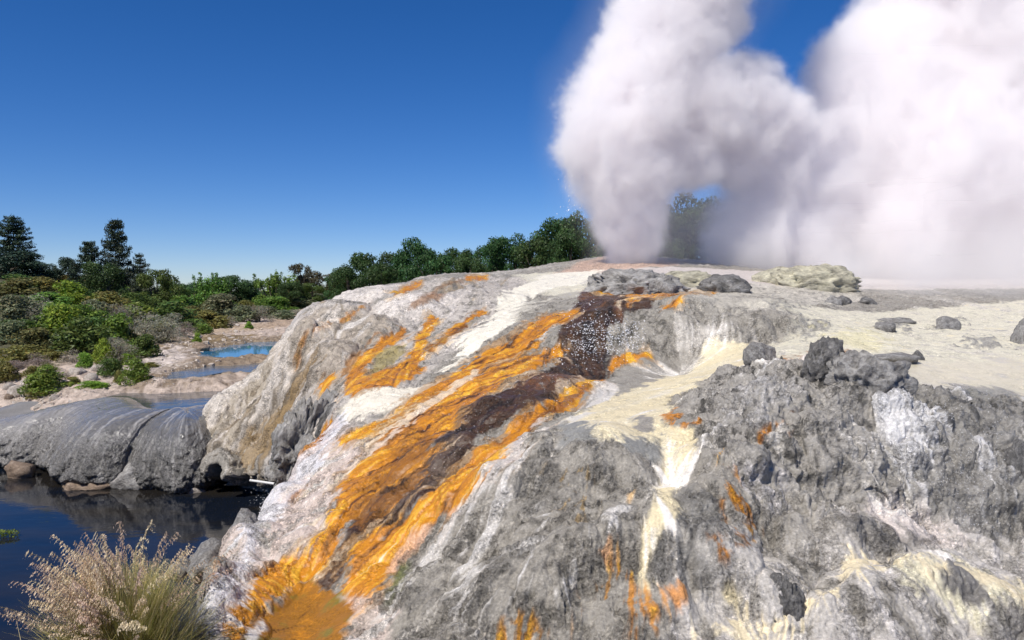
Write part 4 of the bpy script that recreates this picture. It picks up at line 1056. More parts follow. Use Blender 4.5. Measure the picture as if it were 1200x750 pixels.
def plant_meshes(kind, seed):
    """unit plants: foot at 0, one metre high, about one metre wide"""
    r = np.random.default_rng(seed)
    wood = []
    if kind in ('shrub', 'low', 'twiggy'):
        nb = 15; bl = []
        for i in range(nb):
            a = r.uniform(0, 6.28); q = r.uniform(0, .34) if i else 0
            z = r.uniform(.25, .74) * (1 - (q / .5) ** 2 * .5)
            s = r.uniform(.14, .24)
            bl.append((q * math.cos(a), q * math.sin(a), z, s, s * .9))
            wood.append(tube([(0.02 * math.cos(a), .02 * math.sin(a), -.1), (q * .4 * math.cos(a), q * .4 * math.sin(a), z * .5), (q * math.cos(a), q * math.sin(a), z)], [.022, .016, .006], 5))
        for i in range(7):
            a = i * .9 + r.uniform(0, .4); bl.append((.34 * math.cos(a), .34 * math.sin(a), r.uniform(.1, .24), .17, .15))
        if kind == 'twiggy':
            fo = cloud(bl, 3600, .030, r, .3, 1.6, .16, .5)
        else:
            fo = cloud(bl, 3400, .036, r, .35, .9, .5, .35)
    elif kind == 'tree':
        bl = []
        for i in range(46):
            a = r.uniform(0, 6.28); zz = r.uniform(.08, .88); mx = .45 * math.sqrt(max(.05, 1 - (max(0, zz - .40) / .56) ** 2)); q = mx * math.sqrt(r.uniform(.1, 1))
            s = r.uniform(.10, .17); bl.append((q * math.cos(a), q * math.sin(a), zz, s, s * .85))
            if i % 4 == 0: wood.append(tube([(0, 0, .2), (q * .5 * math.cos(a), q * .5 * math.sin(a), .2 + (zz - .2) * .55), (q * math.cos(a), q * math.sin(a), zz)], [.02, .013, .004], 5))
        wood.append(tube([(0, 0, -.08), (.01, 0, .15), (.0, .01, .4), (.01, 0, .8)], [.035, .028, .02, .006], 8))
        fo = cloud(bl, 12500, .0185, r, .3, .8, .55, .4)
    elif kind == 'gum':
        bl = []
        for i in range(22):
            a = r.uniform(0, 6.28); zz = r.uniform(.45, .92); q = r.uniform(.0, .40); s = r.uniform(.07, .13)
            bl.append((q * math.cos(a), q * math.sin(a), zz, s, s * .7))
            if i % 2 == 0: wood.append(tube([(0, 0, .3), (q * .5 * math.cos(a), q * .5 * math.sin(a), .3 + (zz - .3) * .6), (q * math.cos(a), q * math.sin(a), zz)], [.018, .012, .004], 5))
        wood.append(tube([(0, 0, -.08), (.02, 0, .2), (-.02, .01, .5), (.01, 0, .85)], [.032, .026, .018, .005], 8))
        fo = cloud(bl, 3600, .02, r, .3, 1.0, .5, .6)
    elif kind == 'feather':                                  # upright shoots above a leafy crown
        bl = []
        for i in range(30):
            a = r.uniform(0, 6.28); zz = r.uniform(.10, .70); q = r.uniform(.0, .44); s = r.uniform(.10, .16)
            bl.append((q * math.cos(a), q * math.sin(a), zz, s, s))
        for i in range(16):
            a = r.uniform(0, 6.28); q = r.uniform(.05, .42); top = r.uniform(.62, .98) - q * .35
            for zz in np.arange(.5, top, .05): bl.append((q * math.cos(a) * (1 + (zz - .5) * .3), q * math.sin(a) * (1 + (zz - .5) * .3), zz, .045, .045))
            wood.append(tube([(q * .4 * math.cos(a), q * .4 * math.sin(a), .2), (q * math.cos(a), q * math.sin(a), .6), (q * math.cos(a) * 1.1, q * math.sin(a) * 1.1, top)], [.012, .008, .003], 4))
        wood.append(tube([(0, 0, -.08), (.02, 0, .2), (0, .01, .5)], [.03, .025, .012], 7))
        fo = cloud(bl, 5200, .022, r, .3, .9, .5, .5)
    elif kind == 'pine':
        V, Fq, Tn, o = [], [], [], 0
        wood.append(tube([(0, 0, -.06), (0, 0, .4), (.008, 0, .98)], [.022, .015, .003], 8))
        z = .16; spread = seed % 2
        while z < .97:
            wdt = (.46 * (1 - ((z - .1) / .92) ** 2.4) + .05) * r.uniform(.72, 1.1)
            if z < .30: wdt *= r.uniform(.5, 1.0)
            nbr = r.integers(4, 7); a0 = r.uniform(0, 6.28)
            for i in range(nbr):
                a = a0 + i * 6.283 / nbr + r.normal(0, .2); L = wdt * r.uniform(.7, 1.12)
                tip = np.array([L * math.cos(a), L * math.sin(a), z + L * r.uniform(.02, .22)])
                base = np.array([0, 0, z]); mid = (base + tip) / 2 - np.array([0, 0, L * .05])
                wood.append(tube([base, mid, tip], [.008, .005, .002], 4))
                n = int(40 + 420 * L); t = r.uniform(.15, 1.02, n)[:, None]
                c = base * (1 - t) ** 2 + 2 * mid * t * (1 - t) + tip * t * t
                sp = .020 + .05 * L * (1.2 - t[:, 0])
                side = np.array([-math.sin(a), math.cos(a), 0])
                c = c + side * (r.normal(0, 1, n) * sp * 1.3)[:, None] + np.array([0, 0, 1]) * (r.normal(.004, .015, n))[:, None]
                nr = np.array([0, 0, 1]) + r.normal(size=(n, 3)) * .5; nr /= np.linalg.norm(nr, axis=1)[:, None]
                v, f = leaf_quads(c, nr, .019 * r.uniform(.7, 1.4, n), r, .35)
                V.append(v); Fq.append(f + o); o += len(v); tn = np.repeat(r.uniform(.6, 1.5, n), 4); Tn.append(np.stack([tn] * 3, 1))
            z += r.uniform(.035, .075)
        fo = (np.concatenate(V), np.concatenate(Fq), np.concatenate(Tn))
    fm = np_mesh('foliage', fo[0], fo[1], False); vcol(fm, 'Tint', fo[2])
    wm = np_mesh('trunk', *join(wood)); wm.materials.append(bark)
    return fm, wm

LIB = {}
def plant(kind, var, colour, loc, w, h, label, cat, group, name, rz, depth=1.0):
    key = (kind, var)
    if key not in LIB: LIB[key] = plant_meshes(kind, 100 + var * 7 + len(kind))
    fm, wm = LIB[key]
    t = empty(name, loc, label, cat, group, rz, (w, w * depth, h))
    k = (kind, var, colour)
    if k not in LIB:
        fm2 = fm.copy(); fm2.materials.clear(); fm2.materials.append(LM[colour]); LIB[k] = fm2
    link('foliage' if name == 'shrub' else 'crown', LIB[k], t)
    link('stem' if name == 'shrub' else 'trunk', wm, t)
    return t

SHRUBS = [  # foot px, py, width, height in pixels, form, leaf, label
    (50, 463, 40, 31, 'shrub', 'green', 'lone rounded green bush among pale stones on the left bank'),
    (41, 468, 18, 9, 'low', 'olive', 'small yellowish tuft at the foot of the lone green bush'),
    (4, 450, 22, 24, 'shrub', 'olive', 'olive bush cut by the left edge beside the pale stones'),
    (16, 434, 26, 12, 'twiggy', 'dry', 'dry grey twiggy bush behind the pale stones at far left'),
    (40, 431, 24, 15, 'twiggy', 'dry', 'dry grey bush directly behind the lone green bush'),
    (55, 438, 18, 13, 'twiggy', 'brown', 'dark brown twiggy shrub touching the lone green bush'),
    (36, 441, 18, 11, 'low', 'olive', 'low olive shrub on the upper left of the lone green bush'),
    (70, 445, 24, 11, 'twiggy', 'dry', 'low greyish shrub right of the lone green bush'),
    (84, 452, 18, 9, 'low', 'olive', 'small olive shrub below the low greyish one at the pool edge'),
    (38, 415, 42, 27, 'shrub', 'brown', 'rounded brownish shrub above the dry grey bushes'),
    (18, 427, 40, 22, 'shrub', 'olive', 'yellow olive shrub left of the rounded brownish one'),
    (6, 404, 36, 24, 'shrub', 'sage', 'grey green shrub at the left edge above the yellow olive one'),
    (66, 414, 28, 22, 'shrub', 'sage', 'sage green mound right of the rounded brownish shrub'),
    (62, 424, 22, 11, 'low', 'olive', 'low olive tuft in front of the sage green mound'),
    (83, 427, 22, 15, 'twiggy', 'dry', 'dark dry brush at the top of the bare stones'),
    (97, 432, 13, 18, 'low', 'bright', 'narrow yellow green tuft on the bare stones'),
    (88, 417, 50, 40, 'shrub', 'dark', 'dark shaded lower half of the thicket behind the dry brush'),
    (66, 404, 46, 42, 'shrub', 'bright', 'large bright green bush in the middle of the left thicket'),
    (92, 396, 44, 38, 'shrub', 'green', 'mid green bush right of the large bright green one'),
    (80, 362, 42, 28, 'shrub', 'bright', 'bright green dome higher up the thicket below the conifers'),
    (38, 380, 48, 32, 'twiggy', 'silver', 'silvery twiggy bush left of the large bright green one'),
    (8, 384, 40, 34, 'shrub', 'sage', 'grey green bush at the left edge left of the silvery twiggy one'),
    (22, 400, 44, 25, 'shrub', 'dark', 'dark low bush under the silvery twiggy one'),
    (110, 388, 40, 32, 'shrub', 'sage', 'sage bush between the bright green dome and the silver brush'),
    (96, 345, 44, 19, 'shrub', 'brown', 'rusty brown scrub patch below the second tallest conifer'),
    (72, 340, 42, 16, 'shrub', 'olive', 'olive brown scrub left of the rusty patch'),
    (42, 344, 44, 19, 'shrub', 'olive', 'dull olive scrub on the upper left slope'),
    (14, 348, 42, 20, 'shrub', 'brown', 'brown scrub at the upper left edge of the slope'),
    (52, 362, 40, 18, 'shrub', 'green', 'green scrub between dull olive scrub and bright dome'),
    (14, 364, 34, 16, 'shrub', 'green', 'green scrub at the left edge below the brown scrub'),
    (118, 372, 40, 30, 'shrub', 'olive', 'yellow green bush right of the bright green dome'),
    (130, 412, 40, 38, 'shrub', 'green', 'leafy green bush with pale flower heads near the bank'),
    (119, 427, 20, 28, 'shrub', 'bright', 'bright green upright bush at the edge of the bank'),
    (137, 428, 32, 30, 'twiggy', 'silver', 'grey twiggy bush right of the bright upright one'),
    (146, 429, 16, 13, 'low', 'bright', 'small light green shrub at the foot of the grey twiggy bush'),
    (165, 420, 28, 24, 'shrub', 'dark', 'dark green round bush where the bare flat begins'),
    (156, 452, 27, 29, 'shrub', 'green', 'round green bush at the pool edge'),
    (129, 443, 22, 20, 'shrub', 'dark', 'dark green bush left of the round one at the pool edge'),
    (138, 449, 9, 14, 'low', 'olive', 'thin olive tuft between the two bushes at the pool edge'),
    (104, 456, 26, 8, 'low', 'bright', 'low green ground plants along the rim of the wet shelf'),
    (166, 406, 40, 36, 'twiggy', 'silver', 'large silvery bush above the dark round bush'),
    (190, 403, 36, 32, 'twiggy', 'silver', 'silvery bush at the right end of the thicket'),
    (212, 395, 24, 16, 'twiggy', 'dry', 'small purplish grey bush beside the brown grass'),
    (175, 431, 14, 6, 'low', 'olive', 'tiny olive tuft alone on the bare pinkish flat'),
    (142, 356, 56, 46, 'twiggy', 'sage', 'tall grey headed bush in front of the tallest conifer'),
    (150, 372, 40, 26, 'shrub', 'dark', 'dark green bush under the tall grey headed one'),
    (182, 368, 52, 26, 'shrub', 'green', 'broad green dome right of the tall grey headed bush'),
    (160, 392, 48, 32, 'shrub', 'green', 'green bush between two silvery bushes'),
    (196, 388, 54, 32, 'shrub', 'dark', 'dark green bush behind the silvery bush at the right end'),
    (136, 392, 34, 32, 'twiggy', 'silver', 'silvery shrub left of the green bush in the thicket'),
    (222, 374, 30, 15, 'shrub', 'brown', 'brown shrub with cream flower heads'),
    (243, 366, 24, 12, 'shrub', 'brown', 'small brown shrub left of the sage mound on the plain'),
    (240, 386, 40, 20, 'shrub', 'olive', 'low olive bush in front of the sage mound on the plain'),
    (258, 372, 40, 25, 'shrub', 'sage', 'large sage mound on the plain left of the pale bush'),
    (280, 378, 28, 19, 'shrub', 'sage', 'darker sage bush touching the pale bush on its left'),
    (301, 377, 32, 20, 'twiggy', 'silver', 'pale silver bush standing out on the plain'),
    (297, 357, 24, 16, 'shrub', 'sage', 'grey green bush behind the pale silver bush'),
    (323, 367, 34, 17, 'shrub', 'green', 'green bush right of the pale silver bush'),
    (346, 362, 32, 14, 'shrub', 'sage', 'grey green bush near the terrace shoulder'),
    (368, 358, 28, 12, 'shrub', 'sage', 'last sage bush before the terrace shoulder'),
    (330, 374, 24, 10, 'shrub', 'sage', 'low bush in front of the green one on the plain'),
    (348, 370, 14, 7, 'twiggy', 'silver', 'small pale shrub near the terrace shoulder'),
    (291, 386, 8, 8, 'low', 'bright', 'tiny bright shrub in front of the pale silver bush'),
    (236, 392, 16, 12, 'low', 'green', 'small green shrub on the brown grass'),
    (230, 402, 8, 11, 'low', 'bright', 'tiny upright green shrub at the right end of the brown grass'),
    (262, 382, 22, 10, 'twiggy', 'silver', 'small pale shrub below the large sage mound'),
    (222, 386, 22, 12, 'twiggy', 'dry', 'small dry shrub left of the low olive bush'),
    (20, 340, 40, 16, 'shrub', 'dark', 'dark scrub just under the trees at the far left'),
    (60, 332, 34, 14, 'shrub', 'dark', 'dark scrub under the gap in the skyline'),
    (118, 352, 34, 20, 'shrub', 'green', 'green scrub left of the tall grey headed bush'),
    (100, 372, 30, 18, 'twiggy', 'silver', 'small silvery bush behind the bright green dome'),
    (58, 386, 34, 24, 'shrub', 'green', 'green bush squeezed between silvery twigs and the large bright green bush'),
    (204, 366, 36, 20, 'shrub', 'green', 'green shrub right of the broad green dome'),
    (216, 356, 34, 16, 'shrub', 'dark', 'dark green scrub at the foot of the low skyline trees'),
    (246, 356, 40, 14, 'shrub', 'dark', 'dark hedge like scrub behind the large sage mound'),
    (276, 358, 34, 15, 'shrub', 'green', 'green scrub between the sage mound and the far trees'),
    (316, 352, 34, 13, 'shrub', 'green', 'green scrub under the feathery light green tree'),
    (340, 352, 34, 12, 'shrub', 'olive', 'olive scrub under the gum tree'),
    (366, 349, 34, 11, 'shrub', 'green', 'green scrub beside the shoulder under the brown mass'),
    (180, 402, 26, 20, 'shrub', 'olive', 'olive bush between the two largest silvery bushes'),
    (146, 412, 30, 24, 'shrub', 'olive', 'olive bush behind the grey twiggy bush at the bank'),
    (108, 410, 34, 34, 'shrub', 'dark', 'dark bush left of the leafy one with pale flower heads'),
    (30, 414, 26, 16, 'shrub', 'sage', 'small sage bush behind the yellow olive shrub'),
    (104, 420, 20, 12, 'twiggy', 'dry', 'dry low brush right of the dark thicket foot'),
    (270, 370, 26, 14, 'shrub', 'green', 'green bush between the two sage ones'),
    (312, 372, 20, 12, 'shrub', 'sage', 'small grey green bush touching the pale silver bush on its right'),
    (286, 366, 24, 14, 'shrub', 'olive', 'olive bush behind the darker sage one'),
]
pts = hits_g([(s[0], s[1]) for s in SHRUBS])
for i, (s, p) in enumerate(zip(SHRUBS, pts)):
    k = p[1] / F
    plant(s[4], i % 4, s[5], (p[0], p[1] + s[2] * k * .25, p[2] - .03), s[2] * k * 1.55, s[3] * k * 1.3, s[6], 'shrub', 'shrubs on the left bank and plain', 'shrub', i * 1.3)

TREES = [  # px, distance, width px, top py, form, leaf, label
    (15, 92, 46, 253, 'pine', 'pine', 'tall conifer at the far left standing above dark trees'),
    (135, 84, 42, 257, 'pine', 'pine', 'tallest conifer with flat tiers above the thicket'),
    (104, 78, 44, 284, 'pine', 'pine', 'spreading conifer left of the tallest one'),
    (163, 88, 26, 298, 'pine', 'pine', 'slender conifer right of the tallest one'),
    (64, 120, 12, 312, 'pine', 'pine', 'tiny conifer tip in the gap between the dark trees'),
    (57, 122, 9, 315, 'pine', 'pine', 'smallest tree tip in the gap, left of the tiny conifer'),
    (8, 80, 62, 292, 'tree', 'pine', 'dark broad tree at the left edge below the tall conifer'),
    (38, 84, 40, 303, 'tree', 'pine', 'dark tree sloping down to the gap in the skyline'),
    (80, 86, 26, 301, 'tree', 'pine', 'round dark tree left of the spreading conifer'),
    (120, 76, 44, 306, 'tree', 'forest', 'green tree under the tallest conifer'),
    (184, 82, 40, 316, 'tree', 'dark', 'dark domed tree right of the slender conifer'),
    (204, 95, 36, 327, 'tree', 'dark', 'low dark tree where the skyline drops to the plain'),
    (228, 118, 44, 331, 'tree', 'forest', 'low green tree at the lowest dip of the far row'),
    (250, 112, 40, 315, 'feather', 'green', 'tree with upright pale shoots in the far row'),
    (270, 116, 44, 322, 'tree', 'forest', 'rounded green tree right of the one with pale shoots'),
    (294, 120, 40, 329, 'tree', 'forest', 'low tree in the middle of the far row'),
    (321, 110, 42, 311, 'feather', 'green', 'feathery light green tree in the far row'),
    (352, 114, 34, 309, 'gum', 'gum', 'brownish open crowned gum tree in the far row'),
    (340, 106, 30, 330, 'tree', 'forest', 'small green tree in front of the gum tree'),
    (384, 150, 60, 317, 'tree', 'gum', 'distant brown dark tree mass right of the gum tree'),
    (366, 108, 28, 332, 'tree', 'dark', 'small dark tree below the distant brown mass'),
    (398, 104, 36, 318, 'tree', 'forest', 'small tree at the left end of the row behind the terrace'),
    (408, 96, 40, 310, 'tree', 'forest', 'leaning green tree second in the row behind the terrace'),
    (428, 100, 50, 296, 'tree', 'forest', 'green tree with a broad crown above the terrace shoulder'),
    (460, 106, 34, 295, 'tree', 'forest', 'narrow tree left of the pointed one behind the terrace'),
    (447, 92, 36, 310, 'tree', 'forest', 'lower tree in front between broad and pointed trees'),
    (487, 100, 48, 277, 'tree', 'forest', 'pointed tall tree in the row behind the terrace'),
    (506, 92, 50, 293, 'tree', 'forest', 'bushy tree on the right side of the pointed one'),
    (536, 102, 42, 290, 'tree', 'forest', 'medium tree in the middle of the row behind the terrace'),
    (552, 90, 40, 300, 'tree', 'forest', 'lower tree right of the medium one behind the terrace'),
    (577, 98, 46, 279, 'tree', 'forest', 'full green tree left of the double crowned one'),
    (600, 102, 52, 273, 'tree', 'forest', 'double crowned tree on the rise behind the terrace'),
    (628, 94, 50, 277, 'tree', 'forest', 'dense tree below the highest crowns'),
    (655, 100, 62, 254, 'tree', 'forest', 'second highest crown, left of the geyser jet'),
    (690, 98, 64, 247, 'tree', 'forest', 'highest tree just left of the geyser jet'),
    (668, 86, 46, 274, 'tree', 'forest', 'pale barked tree in front of the highest crowns'),
    (722, 104, 60, 252, 'tree', 'forest', 'tree half hidden behind the geyser jet'),
    (762, 108, 56, 256, 'tree', 'forest', 'tree veiled in steam just right of the jet'),
    (786, 96, 50, 246, 'tree', 'forest', 'lower tree left of the one in the gap between the steam columns'),
    (808, 100, 84, 226, 'tree', 'forest', 'tree seen through the gap between the two steam columns'),
    (842, 104, 56, 248, 'tree', 'forest', 'tree at the left edge of the wide steam cloud'),
]
for i, (px, d, w, top, kind, leaf, lab) in enumerate(TREES):
    u, s = ray(px, top); x = u * d
    base = float(HG(np.array([x]), np.array([float(d)]))[0]) - .1
    h = s * d - base; k = d / F
    grp = 'trees in the row behind the terrace' if px > 390 else 'trees on the left skyline'
    plant(kind, 1 if 784 < px < 810 else i % 5, leaf, (x, d, base), w * k * 1.25, h * 1.02, lab, 'conifer' if kind == 'pine' else 'tree', grp, 'conifer' if kind == 'pine' else 'tree', i * 2.1)

# ------------------------------------------------------------------ tall seeding grass at the river edge
r = np.random.default_rng(21)
gb = np.array(W(150, 752, 9.4)); gb[2] -= .15
tuft = empty('grass_clump', tuple(gb), 'tall tussock of olive grass with drooping pinkish seed heads at the river edge', 'grass', scale=(.9, .9, 1.08))
def blade_strip(base, tip, w, sag, n=5):
    """thin arched blade"""
    t = np.linspace(0, 1, n)[:, None]
    c = base * (1 - t) + tip * t + np.array([0, 0, -1]) * sag * (t ** 2) + np.array([0, 0, 1]) * sag * t
    d = tip - base; side = np.cross(d, [0, 0, 1.0]); side = side / (np.linalg.norm(side) + 1e-6)
    ww = w * (1 - t ** 1.5) + .0006
    V = np.concatenate([c - side * ww, c + side * ww]); Fq = [(i, i + 1, n + i + 1, n + i) for i in range(n - 1)]
    return V, np.array(Fq)
parts, tints = [], []
for i in range(5200):
    a = r.uniform(0, 6.28); q = abs(r.normal(0, .34)); lean = q * 1.1 + r.uniform(0, .35)
    base = np.array([q * math.cos(a) * 1.15, q * math.sin(a) * .8, r.uniform(-.1, .1)])
    L = r.uniform(.42, 1.12) * (1 - .22 * q)
    a2 = a + r.normal(0, .7)
    el = max(.25, 1.35 - lean * .95 + r.normal(0, .14))
    tip = base + L * np.array([math.cos(el) * math.cos(a2), math.cos(el) * math.sin(a2), math.sin(el)])
    parts.append(blade_strip(base, tip, r.uniform(.0022, .0048), r.uniform(.03, .22) * L))
    k = r.random(); c = np.array([.50, .41, .17]) if k < .55 else (np.array([.30, .31, .09]) if k < .8 else np.array([.68, .55, .33]))
    tints.append(np.tile(c * r.uniform(.7, 1.3), (10, 1)))
V, Fq = join(parts)
bm_ = np_mesh('leaf_blades', V, Fq, False); vcol(bm_, 'Tint', np.concatenate(tints))
gm = leaf_mat('grass_blade', (1.0, 1.0, 1.0), .35, .0)
tag(link('leaf_blades', bm_, tuft, gm), kind='stuff')
shm = leaf_mat('seed_head', (1.0, 1.0, 1.0), .4, .2)
def seed_head_mesh(seed):
    """arching stalk along +x of one metre with a one sided drooping plume"""
    r = np.random.default_rng(seed)
    n = 14; t = np.linspace(0, 1, n)
    px_ = t * .62 + .12 * t ** 3; pz = 1.02 * t - .16 * t ** 3.5
    path = np.stack([px_, 0 * t + .03 * np.sin(t * 5 + seed), pz], 1)
    sv, sf = tube(path, .0032 * (1 - .6 * t), 4)
    V, Fs, Tn = [sv], [sf], [np.tile([.33, .27, .14], (len(sv), 1))]; o = len(sv)
    for q in np.linspace(.66, 1.0, 12):
        c = np.array([np.interp(q, t, path[:, k]) for k in range(3)])
        for s in range(r.integers(2, 4)):
            a = r.uniform(-1.3, 1.3); L = r.uniform(.03, .085) * (1.35 - q * .6)
            out = np.array([.5 * math.cos(a), .9 * math.sin(a), .25])
            for j in range(4):
                f = (j + .6) / 4
                p = c + out * L * f + np.array([.25, 0, -1.0]) * L * 1.1 * f * f
                m_ = 1
                nr = r.normal(size=(m_, 3)); nr /= np.linalg.norm(nr, axis=1)[:, None]
                ax = np.array([[.3, .2 * r.normal(), -1.0]]); ax -= (ax * nr).sum() * nr; ax /= np.linalg.norm(ax)
                b_ = np.cross(nr, ax); sz = r.uniform(.011, .019)
                V.append(np.concatenate([p - ax * sz, p + b_ * sz * .32, p + ax * sz, p - b_ * sz * .32])); Fs.append(np.array([[0, 1, 2, 3]]) + o); o += 4
                Tn.append(np.tile(np.array([.82, .67, .49]) * r.uniform(.75, 1.3), (4, 1)))
    me = np_mesh('seed_head', np.concatenate(V), np.concatenate(Fs), False); vcol(me, 'Tint', np.concatenate(Tn)); me.materials.append(shm)
    return me
SH = [seed_head_mesh(s) for s in range(8)]
for i in range(250):
    o = link('seed_head', SH[i % 8], tuft)
    a = r.uniform(0, 6.28); q = abs(r.normal(0, .28))
    o.location = (q * math.cos(a), q * math.sin(a) * .8, 0)
    az_ = r.normal(3.2, .9) if i % 6 else r.uniform(0, 6.28)      # most lean to the left, down wind
    L = r.uniform(.95, 1.5)
    o.scale = (L * r.uniform(.45, 1.35), L, L * r.uniform(.62, 1.05))
    o.rotation_euler = (0, r.normal(0, .08), az_)

# small green weed in the river at the left edge
wb = hits([(6, 629)], lambda x, y: np.full(np.shape(x), -6.0), 8, 40)[0]
weed = empty('water_plant', tuple(wb), 'small bright green water plant in the river at the left edge', 'plant')
wv = cloud([(x, y, .06, .14, .10) for x, y in ((-.35, 0), (-.15, .05), (.05, 0), (.2, .04), (-.05, -.08))], 420, .035, r, .6, .9, .3)
wm_ = np_mesh('leaf', wv[0], wv[1], False); vcol(wm_, 'Tint', wv[2])
tag(link('leaves', wm_, weed, LM['bright']), kind='stuff')

# white pipe end lying across the cave mouth
m, nt, b = new_mat('white_pipe'); b.inputs['Base Color'].default_value = (.72, .71, .68, 1); b.inputs['Roughness'].default_value = .5
nt.links.new(bump(nt, obj_noise(nt, 30, 3), .2, .01), b.inputs['Normal'])
p0, p1 = np.array(W(294, 563, 20.6)), np.array(W(322, 567, 19.6))
L_ = np.linspace(0, 1, 5)[:, None]
pv, pf = tube(p0 * (1 - L_) + p1 * L_, [.032] * 5, 10)
pv2, pf2 = tube(np.array([p0 + (p0 - p1) * .004, p0 + (p1 - p0) * .05]), [.04, .04], 10)
pme = np_mesh('pipe', *join([(pv, pf), (pv2, pf2)])); pme.materials.append(m)
tag(link('pipe', pme), 'thin white pipe sticking out of the dark cave mouth above the river', 'pipe')

# ------------------------------------------------------------------ spray: drops of water thrown off the falls
m, nt, b = new_mat('water_drop'); b.inputs['Base Color'].default_value = (.86, .86, .88, 1); b.inputs['Roughness'].default_value = .15
def drops(name, label, spots, seed):
    r = np.random.default_rng(seed)
    V, Fs, o = [], [], 0
    tet = np.array([(1, 0, -.6), (-.5, .87, -.6), (-.5, -.87, -.6), (0, 0, 1.3)]) ; tf = np.array([(0, 2, 1), (0, 1, 3), (1, 2, 3), (2, 0, 3)])
    for pts_, n, up, size in spots:
        P = np.array(pts_, float)
        k = r.integers(0, len(P), n); pxs_ = P[k, 0] + r.normal(0, 1, n) * P[k, 2]; pys_ = P[k, 1] + r.normal(0, 1, n) * P[k, 3]
        h = hits(list(zip(pxs_, pys_)))
        h[:, 2] += np.abs(r.normal(0, up, n)) + .02; h[:, 1] -= .03 + np.abs(r.normal(0, up * .5, n))
        s = size * h[:, 1] / 12 * r.uniform(.5, 1.3, n)
        R_ = r.normal(size=(n, 3, 3)); R_ = np.linalg.qr(R_)[0]
        v = h[:, None, :] + np.einsum('nij,kj->nki', R_, tet) * s[:, None, None]
        V.append(v.reshape(-1, 3)); Fs.append((tf[None] + (np.arange(n) * 4)[:, None, None]).reshape(-1, 3) + o); o += n * 4
    me = np_mesh(name, np.concatenate(V), np.concatenate(Fs), False); me.materials.append(m)
    return tag(link(name, me), label, kind='stuff')
drops('water_spray', 'white drops splashing over the brown fall and down the slope', [
    ([(690, 385, 14, 14), (710, 400, 14, 14), (680, 410, 16, 10), (735, 398, 10, 10)], 1000, .04, .009),
    ([(600, 470, 40, 12), (650, 440, 30, 10), (530, 540, 20, 18), (560, 500, 20, 12)], 350, .03, .0055),
    ([(380, 520, 8, 14), (345, 565, 8, 16), (310, 610, 9, 16), (285, 650, 10, 16), (262, 700, 14, 20), (250, 735, 14, 10)], 1700, .06, .0055),
    ([(1100, 480, 40, 12), (1130, 520, 40, 20), (1150, 570, 40, 20), (1090, 560, 30, 20), (1120, 620, 30, 12)], 900, .06, .006),
], 5)

# ------------------------------------------------------------------ the geyser and its steam
vent = hits([(735, 306)])[0]
gey = empty('geyser', tuple(vent), 'erupting geyser with a tall white water jet and steam column on the terrace crest', 'geyser')
m, nt, b = new_mat('jet_water'); b.inputs['Base Color'].default_value = (.88, .87, .88, 1); b.inputs['Roughness'].default_value = .4
V, Fs, o = [], [], 0
r = np.random.default_rng(4)
for i in range(260):                                           # ropes of water thrown up and falling back
    a = r.uniform(0, 6.28); q = r.uniform(0, .35); vx = r.normal(0, .55); vy = r.normal(0, .55); top = r.uniform(2, 9.5)
    x0, y0 = q * math.cos(a), q * math.sin(a); t0 = r.uniform(.0, .75); t = np.linspace(t0, t0 + r.uniform(.05, .2), 5)
    path = np.stack([x0 + vx * t * 1.6 - .1, y0 + vy * t * 1.6, top * (2 * t - t * t)], 1) + r.normal(0, .02, (5, 3))
    v, f = tube(path, np.array([.004, .018, .022, .016, .004]) * r.uniform(.5, 1.3), 4); V.append(v); Fs.append(f + o); o += len(v)
jme = np_mesh('water_jet', np.concatenate(V), np.concatenate(Fs)); jme.materials.append(m)
tag(link('water_jet', jme, gey), kind='stuff')
V, Fs, o = [], [], 0
for i in range(260):
    pxx = r.normal(672, 9); pyy = r.uniform(110, 260); p = np.array(W(pxx, pyy, r.uniform(44.5, 47))) - vent; s = r.uniform(.012, .035)
    d = r.normal(size=(4, 3)) * s; V.append(p + d); Fs.append(np.array([(0, 1, 2), (0, 2, 3), (0, 3, 1), (1, 3, 2)]) + o); o += 4
dme = np_mesh('thrown_drops', np.concatenate(V), np.concatenate(Fs), False); dme.materials.append(m)
tag(link('thrown_drops', dme, gey), kind='stuff')

